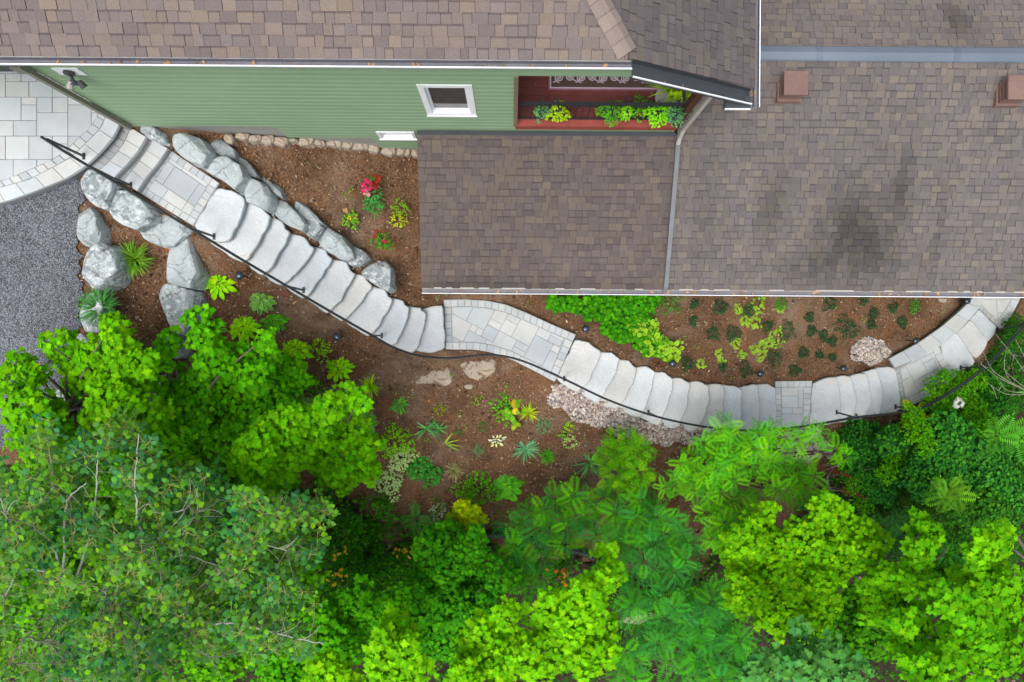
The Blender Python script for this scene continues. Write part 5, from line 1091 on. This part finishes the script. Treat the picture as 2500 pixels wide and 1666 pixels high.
tree('maple_tree', LL([(790,1655,40),(830,1690,40),(770,1700,40)], 9.6), 'small lime maple top cut off by the bottom edge', 'tree', MAPLE, .135, 3.0, LIME, group=GM)
tree('maple_tree', LL([(1480,1362,24),(1496,1400,28),(1470,1432,36),(1424,1452,28),(1442,1482,44),(1382,1480,40),(1342,1492,32),(1402,1530,54),(1342,1540,46),(1462,1560,44),(1482,1602,34),(1422,1622,46),(1345,1615,54),(1282,1622,46)], 9.3) + LL([(1240,1512,36),(1182,1562,42),(1222,1602,46),(1160,1622,46),(1130,1655,36),(1200,1665,46)], 10.1),
     'widest and brightest lime maple, pointing up to the end of the drain pipe', 'tree', MAPLE, .12, 2.9, LIME, base=(1350, 1570), group=GM)
tree('maple_tree', LL([(1880,1255,24),(1872,1292,36),(1884,1342,40),(1842,1322,44),(1802,1342,34),(1822,1392,44),(1872,1425,44),(1884,1482,40),(1832,1462,44),(1905,1525,40)], 11.4), 'yellow green maple directly right of the blue green sumac', 'tree', MAPLE, .115, 2.7, YEL, group=GM)
tree('maple_tree', LL([(2020,1242,34),(2052,1262,36),(2082,1292,30),(2022,1302,40),(2112,1312,34),(2152,1322,30),(1982,1322,44),(1962,1355,44),(2062,1352,46),(2122,1362,34),(2052,1395,36),(1962,1412,46),(2012,1432,36),(1952,1472,46),(2022,1492,46),(1992,1545,40)], 11.2), 'yellow green maple with loose sprigs below the dead sumac stems', 'tree', MAPLE, .12, 2.6, YEL, group=GM)
tree('maple_tree', LL([(2262,1290,26),(2282,1312,25),(2262,1352,30),(2250,1392,30),(2232,1432,30),(2182,1420,36),(2160,1442,36),(2202,1482,44),(2262,1472,36),(2160,1502,36)], 10.3), 'narrow bright maple, left of the two upright spires in the lower right', 'tree', MAPLE, .135, 2.8, [(.15, .49, .003), (.11, .41, .003)], group=GM)
tree('maple_tree', LL([(2452,1302,26),(2462,1332,24),(2422,1342,30),(2402,1372,30),(2442,1392,36),(2392,1422,34),(2422,1452,36),(2472,1452,36),(2495,1420,26)], 9.8), 'narrow bright maple spire nearest the right edge', 'tree', MAPLE, .135, 2.8, [(.17, .51, .003), (.12, .43, .003)], group=GM)
tree('maple_tree', LL([(2212,1532,32),(2252,1542,32),(2232,1582,40),(2282,1602,40),(2352,1582,46),(2332,1642,46),(2422,1562,46),(2472,1522,40),(2482,1602,46),(2422,1642,46),(2262,1662,36),(2372,1502,40),(2312,1472,36)], 9.6), 'broad bright maple filling the bottom right corner', 'tree', MAPLE, .14, 2.7, [(.125, .46, .003), (.09, .38, .003), (.16, .50, .003)], group=GM)
tree('maple_tree', LL([(1956,1538,22),(1962,1580,36),(1932,1622,36),(1972,1645,36),(2042,1612,36),(2064,1645,36),(2022,1665,36),(2112,1655,30),(1880,1650,40)], 9.6), 'bluish green large leaved maple at the bottom, between lime and bright crowns', 'tree', MAPLE, .15, 2.4, [(.08, .30, .06), (.11, .35, .06), (.07, .27, .04)], group=GM)
tree('maple_tree', LL([(2080,1560,60),(2140,1580,60),(2100,1480,50),(2330,1400,50),(2340,1450,45)], 13.0), 'shaded green maple low between the bright lower right crowns', 'tree', MAPLE, .135, 2.0, MIDG, group=GM)
tree('maple_sapling', LL([(1128,1244,19),(1152,1270,27),(1114,1276,25),(1142,1297,28),(1166,1312,17)], 13.5), 'small lemon yellow maple sapling over the left end of the drain pipe', 'tree', MAPLE, .105, 2.6, [(.48, .66, .004), (.40, .60, .004)], r0=.02)
# aspens: round fluttering leaves on long tan stalks, pale limbs
def aspen(lab, base, poly, n, D0, D1, br):
    b = G(*base); t = thing('aspen_tree', b, lab, 'tree', 'pale barked aspens'); m, s = MB(), MB()
    q = np.array(poly, float); lo, hi = q.min(0), q.max(0); X = R.uniform(lo[0], hi[0], n * 4); Y = R.uniform(lo[1], hi[1], n * 4); k = inpoly(X + 14 * np.sin(Y / 17), Y + 14 * np.sin(X / 21), q); X, Y = X[k], Y[k]
    dens = np.array([mnoise.noise((x / 75, y / 75, 4.4)) for x, y in zip(X, Y)]); k = dens > R.uniform(-.32, .22, len(X)); X, Y = X[k][:n], Y[k][:n]
    LP = np.concatenate([catmull([P(*q[:3]) for q in pts], 6) for pts in br])
    for x, y in zip(X, Y):
        D = rnd(D0, D1) + 1.1 * mnoise.noise((x / 110, y / 110, 9.1)) + (rnd(.5, 2.0) if R.random() < .35 else 0); hue = mnoise.noise((x / 90, y / 90, 1.7)); c = P(x, y, D); kk = R.integers(7, 13); an = R.uniform(0, 6.283, kk); el = R.uniform(-.5, .7, kk)
        f = np.stack([np.cos(an), np.sin(an), el], 1); f /= np.linalg.norm(f, axis=1, keepdims=True); pl = R.uniform(.05, .16, kk); pos = c + f * pl[:, None]
        nn = R.normal(0, .55, (kk, 3)) + np.array((0, 0, 1.0))
        m.inst(ROUND, pos, frames(nn, f + R.normal(0, .4, (kk, 3))) * R.uniform(.05, .085, (kk, 1, 1)), pick([(.075, .255, .036), (.10, .32, .04), (.055, .20, .045), (.14, .38, .016), (.09, .27, .075)], kk, .28, .05) * np.array((1 + 1.1 * hue, 1 + .35 * hue, 1 - .9 * hue)).clip(.3, 1.3))
        for p, g in zip(pos[::2], f[::2]):
            sd = np.cross(g, (0, 0, 1)); sd = sd / (np.linalg.norm(sd) + 1e-6) * .0024; s.add([c - sd, c + sd, p + sd * .7, p - sd * .7], [(0, 1, 2, 3)], np.array((.30, .30, .08)) * rnd(.6, 1.1))
        if R.random() > .42: continue
        dd = np.linalg.norm(LP - c - (0, 0, .15), axis=1); z = LP[dd.argmin()]; L = dd.min()
        if L > .9: z = c + (z - c) * .9 / L
        tube(s, [c, c * .55 + z * .45 + R.normal(0, .05, 3) * (1, 1, .5), z], [.002, .003, .005], 4, np.array((.24, .24, .17)) * rnd(.6, 1.1), cap=False)
    m.build('crown', M['leaf'], t); s.build('leaf_stalks', M['bark'], t)
    m = MB(); W_ = (.36, .37, .33)
    trunk_top = P(base[0], base[1], br[0][0][2] + 1.0); tube(m, catmull([b, b * .5 + trunk_top * .5 + R.normal(0, .08, 3), trunk_top], 6), np.linspace(.13, .07, 13), 8, (.40, .40, .36))
    for pts in br:
        p = [P(*a[:3]) for a in pts]; w = pts[0][3] * .42; cv = catmull(p, 6); cv = cv + R.normal(0, .006, cv.shape); tube(m, cv, np.linspace(w, w * .25, len(cv)), 6, W_)
        for _ in range(4):
            i = R.integers(3, len(cv) - 1); d = (cv[i] - cv[i - 1]); d /= np.linalg.norm(d) + 1e-6; sd = np.cross(d, (0, 0, 1)) * (1 if R.random() < .5 else -1); L = rnd(.15, .45)
            tube(m, catmull([cv[i], cv[i] + d * L * .5 + sd * L * .35, cv[i] + d * L * .8 + sd * L * .8 + np.array((0, 0, .05))], 3), np.linspace(w * .25, .002, 7), 4, (.34, .34, .28))
    m.build('trunk', M['bark'], t)
AP = [(-40,1085),(60,1060),(130,1010),(200,1050),(290,1010),(350,1060),(420,1090),(440,1170),(380,1250),(440,1330),(380,1450),(430,1560),(420,1700),(-40,1700)]
aspen('large grey green aspen with white branches in the bottom left corner', (170, 1450), AP, 1020, 7.9, 9.6,
 [[(170,1450,9.8,.05),(155,1400,9.2),(130,1340,8.8),(75,1280,8.3),(20,1265,8.0),(0,1215,7.9)],[(165,1440,9.8,.045),(157,1380,9.0),(160,1250,8.5),(170,1215,8.2),(210,1180,8.0)],[(175,1450,9.8,.045),(225,1290,8.8),(235,1180,8.3),(240,1100,8.1)],
  [(190,1440,9.7,.05),(330,1335,8.7),(335,1260,8.4),(330,1180,8.1),(338,1060,8.0)],[(250,1460,9.6,.04),(230,1430,9.0),(160,1412,8.6),(60,1390,8.3),(10,1455,8.2)],[(170,1460,9.8,.04),(110,1560,9.0),(60,1560,8.5),(45,1620,8.3)],
  [(60,1330,9.2,.04),(40,1280,8.6),(90,1240,8.3),(130,1190,8.1)],[(190,1410,9.4,.03),(232,1432,8.9),(262,1450,8.6)],[(330,1240,8.9,.03),(400,1255,8.5),(450,1250,8.3),(375,1330,8.2)]])
AP2 = [(440,1130),(520,1150),(560,1215),(640,1200),(700,1230),(790,1200),(800,1290),(770,1330),(790,1400),(760,1480),(720,1500),(760,1560),(700,1590),(620,1590),(540,1570),(470,1600),(430,1540),(400,1440),(450,1340),(400,1250)]
aspen('grey green aspen with one long white limb, right of the corner aspen', (420, 1520), AP2, 840, 8.3, 10.2,
 [[(410,1527,9.6,.05),(455,1517,9.0),(520,1522,8.8),(570,1522,8.6),(640,1537,8.5),(730,1560,8.4),(790,1572,8.4)],[(420,1520,9.9,.045),(545,1370,9.0),(590,1345,8.8),(640,1330,8.6),(700,1345,8.5)],[(420,1520,9.9,.035),(560,1370,9.0),(620,1310,8.7),(660,1270,8.5),(690,1215,8.4)],
  [(400,1370,9.3,.035),(440,1355,8.9),(490,1365,8.6),(540,1385,8.5)],[(316,1405,9.4,.035),(350,1375,9.0),(395,1370,8.8)],[(445,1355,9.0,.025),(445,1310,8.7),(480,1255,8.5),(500,1245,8.4)],[(445,1545,9.2,.025),(490,1590,8.9),(520,1605,8.8)]])
# sumacs: whorls of pinnate fronds
def sumac(label, poly, D0, D1, L, space, pal, base, tips=None, nf=9):
    b = G(*base); t = thing('sumac', b, label, 'shrub', 'sumac shrubs'); m, s = MB(), MB(); q = np.array(poly, float); lo, hi = q.min(0), q.max(0); pts = []
    for _ in range(9000):
        x, y = rnd(lo[0], hi[0]), rnd(lo[1], hi[1])
        if inpoly(np.array([x]), np.array([y]), q)[0] and all((x - a) ** 2 + (y - c) ** 2 > space ** 2 for a, c in pts): pts.append((x, y))
    for x, y in pts:
        D = rnd(D0, D1); c = P(x, y, D); n = nf - 2 + R.integers(-2, 3); an = np.arange(n) * 6.283 / n * 1.0 + rnd(0, 6) + R.normal(0, .2, n); el = R.uniform(-.05, .5, n)
        f = np.stack([np.cos(an), np.sin(an), el], 1); nn = np.stack([-np.cos(an) * el, -np.sin(an) * el, np.ones(n)], 1) + R.normal(0, .20, (n, 3)); col = pick(pal, n, .38, .07) * 1.15
        m.inst(FROND, c + f * .02, frames(nn, f) * (L * R.uniform(.65, 1.1, n))[:, None, None], col * .8, col * np.array((1.25, 1.2, 1.15)))
        e = b * .35 + c * .65; e[2] = min(c[2] - .5, b[2] + .8); tube(s, catmull([e + R.normal(0, .1, 3), (e + c) / 2 + R.normal(0, .06, 3), c], 4), np.linspace(.02, .009, 9), 5, (.16, .11, .08))
    m.build('crown', M['leaf'], t); s.build('stems', M['bark'], t); return t
SG = [(.05, .29, .022), (.07, .36, .012), (.04, .25, .04), (.12, .44, .006)]; SB = [(.13, .48, .006), (.09, .40, .010), (.16, .50, .006), (.07, .36, .015)]; SD_ = [(.035, .23, .035), (.045, .28, .022), (.065, .34, .012)]
sumac('blue green sumac thicket between the planted bed and the drain pipe', [(1275,1250),(1330,1215),(1420,1205),(1500,1200),(1560,1210),(1590,1245),(1500,1290),(1480,1320),(1400,1310),(1380,1330),(1310,1330),(1330,1400),(1290,1430),(1250,1400),(1250,1330),(1240,1280)], 12.9, 13.6, 0.372, 29, SG, (1400, 1290))
sumac('blue green sumac right of the end of the drain pipe', [(1570,1250),(1620,1260),(1680,1290),(1690,1330),(1680,1370),(1650,1405),(1610,1390),(1590,1420),(1540,1410),(1530,1370),(1500,1320),(1540,1270)], 12.6, 13.3, 0.353, 28, SD_, (1600, 1350))
sumac('bright green sumac overhanging the lower steps and the pebbles', [(1620,1195),(1650,1150),(1660,1120),(1700,1098),(1740,1062),(1782,1030),(1800,1070),(1850,1066),(1882,1040),(1905,1056),(1985,1040),(2005,1062),(2050,1100),(2062,1115),(2000,1085),(1930,1070),(1900,1090),(1980,1130),(1990,1180),(1960,1220),(1900,1210),(1870,1180),(1840,1140),(1780,1130),(1800,1180),(1740,1230),(1700,1205)], 12.1, 13.0, 0.269, 21, SB, (1800, 1200), nf=8)
sumac('bright green sumac strip left of the yellow green maple', [(1720,1250),(1770,1220),(1850,1215),(1860,1250),(1820,1300),(1800,1340),(1740,1330)], 12.2, 12.9, 0.297, 24, SB, (1780, 1290))
sumac('large dark blue green sumac at the bottom right of the widest lime maple', [(1530,1450),(1600,1440),(1660,1430),(1720,1420),(1770,1460),(1790,1520),(1820,1580),(1840,1680),(1700,1680),(1650,1640),(1620,1590),(1580,1560),(1540,1490)], 12.2, 13.2, 0.390, 29, SD_, (1700, 1560))
sumac('small blue green sumac leaning over bare branches at the bottom', [(1520,1585),(1550,1570),(1560,1620),(1545,1680),(1515,1670)], 12.6, 13.2, 0.335, 25, SD_, (1540, 1640))
sumac('dim blue green sumac between the two maple spires in the lower right', [(2300,1340),(2340,1380),(2360,1440),(2320,1430),(2290,1400)], 13.2, 13.8, 0.372, 32, SD_, (2320, 1400))
sumac('small dim sumac behind the loose yellow green maple', [(2140,1270),(2190,1265),(2210,1320),(2190,1350),(2150,1310)], 14.6, 15.1, 0.372, 34, [(.04, .20, .05), (.05, .22, .03)], (2170, 1310))
sumac('lone lime fern like sumac among the dark dogwoods', [(2300,1195),(2330,1175),(2335,1210),(2305,1220)], 14.0, 14.2, 0.418, 24, [(.14, .40, .02)], (2315, 1200))
sumac('lime fern like sumac at the right edge beside the dogwoods', [(2430,1060),(2480,1040),(2500,1070),(2450,1080)], 14.0, 14.3, 0.464, 28, [(.08, .32, .02)], (2465, 1060))
sumac('fern like sumac seedling left of the lemon yellow sapling', [(1005,1262),(1020,1262),(1018,1278),(1005,1278)], 14.3, 14.4, 0.372, 24, [(.055, .27, .035)], (1012, 1270), nf=8)
# dark shrubs on the right
GE = 'dense dark shrubs at the right'
DB = [(.030, .20, .022), (.050, .27, .022), (.020, .14, .018), (.075, .33, .02)]; DG = [(.03, .19, .012), (.05, .25, .012), (.022, .13, .012)]; MG = [(.10, .40, .005), (.07, .33, .006), (.14, .45, .005)]
tree('dogwood', LL([(2100,1060,34),(2140,1062,30),(2105,1105,38),(2140,1155,42),(2090,1150,30),(2160,1200,36)], 15.2), 'blue green dogwood beside the rusty sumac heads', 'shrub', ROUND, .085, 2.6, DB, group=GE, r0=.03)
tree('dogwood', LL([(2190,1080,36),(2300,1080,46),(2352,1062,46),(2335,1122,48),(2282,1130,46),(2402,1092,44),(2262,1172,44),(2312,1190,50),(2382,1180,50)], 14.9), 'widest blue green dogwood in the middle of the dark right thicket', 'shrub', ROUND, .10, 2.6, DB, group=GE, r0=.04)
tree('dogwood', LL([(2442,1150,50),(2490,1100,46),(2452,1202,46),(2500,1200,50)], 15.0), 'blue green dogwood touching the right edge', 'shrub', ROUND, .09, 2.5, DB, group=GE, r0=.03)
tree('buckthorn', LL([(2242,1016,26),(2256,1060,32),(2232,1112,34),(2202,1132,28),(2275,1090,25)], 14.8), 'mid green bush below the yellow leaved hosta', 'shrub', OVAL, .085, 2.6, MG, group=GE, r0=.03)
tree('buckthorn', LL([(2332,940,36),(2366,965,36),(2392,930,30),(2300,985,28),(2352,1000,36)], 15.6), 'mid green bush with one white bloom beside the bend railing', 'shrub', OVAL, .075, 2.6, MG, group=GE, r0=.03)
tree('buckthorn', LL([(2452,1005,46),(2486,950,46),(2422,985,36),(2432,930,36),(2476,885,40),(2495,830,34),(2448,880,26),(2490,790,24),(2470,830,22)], 16.1), 'very dark bush under the bare twigs at the right edge', 'shrub', OVAL, .07, 2.4, DG, group=GE, r0=.03)
tree('buckthorn', LL([(2382,1262,46),(2432,1240,46),(2482,1262,46),(2350,1232,36),(2462,1300,40)], 15.4), 'dark round leaved bush above the narrow maple spires', 'shrub', ROUND, .10, 2.3, [(.045, .21, .012), (.06, .25, .014), (.035, .17, .012)], group=GE, r0=.03)
tree('buckthorn', LL([(2196,1222,40),(2150,1252,36),(2206,1272,36),(2248,1240,40),(2300,1262,40),(2120,1215,26)], 15.9), 'dark small leaved bush with loose yellow green shoots', 'shrub', OVAL, .05, 2.4, [(.04, .17, .018), (.10, .27, .02), (.03, .13, .02)], group=GE, r0=.03)
tree('buckthorn', LL([(2330,1330,40),(2380,1340,40),(2290,1360,36),(2230,1345,30),(2480,1350,40)], 16.4), 'low black green bush behind the maple spires', 'shrub', OVAL, .07, 2.0, DG, group=GE, r0=.03)
tree('understory_shrub', LL([(914,1182,20),(925,1214,22),(932,1242,20)], 14.4), 'upright green shrub between the maple and the lower cream patch', 'shrub', OVAL, .085, 2.4, [(.06, .26, .014), (.09, .32, .014)], r0=.02)
yl = [(.60, .38, .02)]
def spotted(lumps, label, ys):
    t = tree('understory_shrub', lumps, label, 'shrub', OVAL, .085, 1.9, [(.05, .27, .006), (.075, .33, .006), (.03, .19, .01)], r0=.02); m = MB()
    for x, y, k in ys: c = P(x, y, np.mean([L[3] for L in lumps]) - .12); m.inst(OVAL, c + R.normal(0, .07, (k, 3)) * (1, 1, .3), frames(R.normal(0, .3, (k, 3)) + (0, 0, 1.0), R.normal(size=(k, 3))) * R.uniform(.07, .13, (k, 1, 1)), pick(yl, k))
    if ys: m.build('yellow_leaves', M['leafmatte'], t)
spotted(LL([(800,1295,36),(842,1282,36),(872,1312,40),(812,1345,40),(902,1280,30)], 14.6), 'dark green shrub right of the aspen with few yellow leaves', [(848,1338,4)])
spotted(LL([(850,1380,46),(892,1362,40),(822,1420,44),(882,1412,40),(930,1385,40)], 14.4), 'dark green shrub with a bunch of yellow leaves, near the bottom of the aspen', [(820,1362,4), (832,1398,9), (818,1412,6)])
spotted(LL([(975,1372,30),(1000,1350,24),(960,1405,32)], 14.5), 'dark green shrub with bright yellow leaves just left of the mid green maple', [(972,1355,4), (995,1350,7)])
spotted(LL([(740,1470,40),(940,1450,40),(780,1490,40),(880,1450,40),(1000,1440,36)], 15.0), 'shaded shrub above the bottom maples', [])
tree('buckthorn', LL([(2400,1010,30),(2425,1045,28),(2390,1060,24)], 14.9), 'mid green bush left of the lime fern like sumac at the right edge', 'shrub', OVAL, .075, 2.4, MG, group=GE, r0=.03)
tree('buckthorn', LL([(2090,1190,24),(2120,1235,26),(2170,1160,22)], 15.0), 'small mid green bush below the rusty seed heads', 'shrub', OVAL, .075, 2.3, MG, group=GE, r0=.03)
# feathery cedar
def cedar():
    lumps = LL([(1532,1092,32),(1500,1112,30),(1560,1112,28),(1510,1155,34),(1562,1155,30),(1540,1185,24),(1476,1112,18)], 13.2); b = G(1525, 1120, -.05); t = thing('cedar_shrub', b, 'feathery yellow green cedar shrub beside the pebble bed', 'shrub')
    m = MB(); crown(m, lumps, MINI, .15, 5.0, [(.12, .42, .006), (.16, .48, .006), (.09, .36, .008), (.22, .48, .008)], tilt=.4); m.build('crown', M['leaf'], t); m = MB(); limbs(m, b, lumps, .04, (.16, .11, .07)); m.build('trunk', M['bark'], t)
cedar()
# dead sumac heads with bare stems, bare twigs, white bloom
b = G(2030, 1180); t = thing('dead_shrub', b, 'bare grey stems with rusty brown seed heads beside the bright sumac', 'shrub'); m, s = MB(), MB()
for x, y in ((2000,1138),(2030,1147),(2056,1154),(2056,1196),(2092,1207)):
    c = P(x, y, 14.6); a = np.array((1, -.6, .5)) / 1.27; n = 130; u = R.uniform(0, 1, n); pos = c + a * (u * .18)[:, None] + R.normal(0, .026, (n, 3)) * (1.1 - u)[:, None]
    m.inst(ROUND, pos, frames(R.normal(size=(n, 3)) + (0, 0, .8), R.normal(size=(n, 3))) * .022, pick([(.30, .10, .03), (.22, .08, .03)], n)); tube(s, catmull([b + R.normal(0, .1, 3), b * .5 + c * .5 + R.normal(0, .15, 3), c], 5), np.linspace(.022, .008, 11), 5, (.22, .17, .13))
for x, y, x2, y2 in ((2010,1150,2075,1115),(2010,1190,2060,1200),(1995,1215,2045,1212),(2020,1160,2020,1230)): p, q = P(x, y, 14.8), P(x2, y2, 14.5); tube(s, [p, (p + q) / 2 + R.normal(0, .04, 3), q], [.014, .01, .005], 5, (.30, .24, .19))
m.build('seed_heads', M['leafmatte'], t); s.build('stems', M['bark'], t)
m = MB(); root = P(2520, 960, 15.3); gb = G(2490, 930)
for e in ((2430,815),(2400,860),(2395,890),(2450,900),(2440,930),(2480,830),(2500,860),(2420,905),(2410,935)):
    q = P(*e, 14.7); k = root * .45 + q * .55 + R.normal(0, .08, 3); cv = catmull([gb * .3 + root * .7, root, k, q], 5); tube(m, cv, np.linspace(.010, .003, len(cv)), 4, (.33, .30, .24))
    for _ in range(2): i = R.integers(6, len(cv)); z = cv[i] + R.normal(0, .16, 3); tube(m, [cv[i], (cv[i] + z) / 2 + R.normal(0, .02, 3), z], [.006, .004, .002], 4, (.38, .34, .28), cap=False)
tag(m.build('bare_shrub', M['bark'], loc=gb), 'bare grey twigs spreading over the bend railing at the right edge', 'shrub')
m = MB(); c = P(2340, 985, 15.2); bushlet(m, c, .075, 30, .07, ROUND, [(.75, .75, .72)], .9); tag(m.build('white_bloom', M['petal'], loc=c), 'single white flower head on the bush below the bend railing', 'flower')
# dead twigs on the dark ground at the bottom
m = MB()
for _ in range(26):
    x, y = rnd(1520, 1660), rnd(1560, 1660); a = rnd(0, 6.28); p = P(x, y, TD(x, y) - rnd(.1, .7)); q = p + np.array((math.cos(a), math.sin(a), rnd(-.2, .2))) * rnd(.3, .8); k = (p + q) / 2 + R.normal(0, .08, 3); tube(m, catmull([p, k, q], 4), np.linspace(.014, .005, 9), 5, np.array((.20, .16, .13)) * rnd(.7, 1.2))
tag(m.build('brushwood', M['bark']), kind='stuff')
# low undergrowth on the slope
UG = [(0,1150),(560,1180),(780,1180),(900,1230),(980,1260),(1060,1290),(1240,1330),(1400,1360),(1600,1440),(1760,1330),(1950,1260),(2060,1130),(2140,1060),(2300,1000),(2420,880),(2560,780),(2600,1750),(-60,1750)]
m = cover('u', UG, 15000, .115, [(.035, .19, .008), (.055, .25, .008), (.022, .13, .01), (.08, .30, .008)], up=(.10, .9), tpl=OVAL, tilt=.45); tag(m.build('undergrowth', M['leafmatte']), kind='stuff')
m = MB()
for _ in range(90):
    x, y = rnd(800, 1350), rnd(1210, 1420); tuft(m, G(x, y), rnd(.15, .3), 14, BLADE, [(.07, .17, .02), (.22, .20, .05), (.05, .14, .02)], .6)
tag(m.build('wild_grass', M['leafmatte']), kind='stuff')

spotted(LL([(1378,1398,20),(1362,1420,18)], 14.6), 'small shrub with orange leaves in the gap above the widest lime maple', [])
m = MB(); c = P(1370, 1408, 14.35); n = 12; m.inst(OVAL, c + R.normal(0, .09, (n, 3)) * (1, 1, .3), frames(R.normal(0, .3, (n, 3)) + (0, 0, 1.0), R.normal(size=(n, 3))) * R.uniform(.07, .13, (n, 1, 1)), pick([(.75, .16, .02), (.70, .25, .03)], n))
m.build('orange_leaves', M['leafmatte'], [o for o in SC.objects if o.get('label', '').startswith('small shrub with orange')][0])

# leaf litter and clods strewn over the beds
n = 900; X = R.uniform(200, 2350, n); Y = R.uniform(340, 1350, n); k = ~inpoly(X, Y, GRAV)
for _p, _d, _g in PATH: k &= ~inpoly(X, Y, np.mean(_p, 0) + (np.array(_p, float) - np.mean(_p, 0)) * 1.06)
X, Y = X[k], Y[k]; n = len(X); D = TD(X, Y) - .045
m = MB(); m.inst(OVAL, np.stack([(X - 1250) * D / F, (833 - Y) * D / F, H - D], 1), frames(R.normal(0, .35, (n, 3)) + (0, 0, 1.0), R.normal(size=(n, 3))) * R.uniform(.025, .065, (n, 1, 1)), pick([(.40, .26, .12), (.25, .13, .06), (.52, .40, .22), (.18, .10, .05), (.45, .20, .06)], n, .25, .06))
tag(m.build('leaf_litter', M['chip']), kind='stuff')
n = 1300; X = R.uniform(200, 2350, n); Y = R.uniform(340, 1350, n); k = ~inpoly(X, Y, GRAV)
for _p, _d, _g in PATH: k &= ~inpoly(X, Y, np.mean(_p, 0) + (np.array(_p, float) - np.mean(_p, 0)) * 1.06)
X, Y = X[k], Y[k]; n = len(X); D = TD(X, Y) - .02
m = MB(); m.inst(PEB, np.stack([(X - 1250) * D / F, (833 - Y) * D / F, H - D], 1), frames(R.normal(0, .3, (n, 3)) + (0, 0, 1.0), R.normal(size=(n, 3))) * (R.uniform(.012, .04, (n, 1, 1)) * np.array((1.2, .9, .7))), pick([(.11, .06, .035), (.16, .10, .065), (.08, .045, .03), (.24, .18, .13)], n, .2, .05))
tag(m.build('soil_clods', M['chip']), kind='stuff')
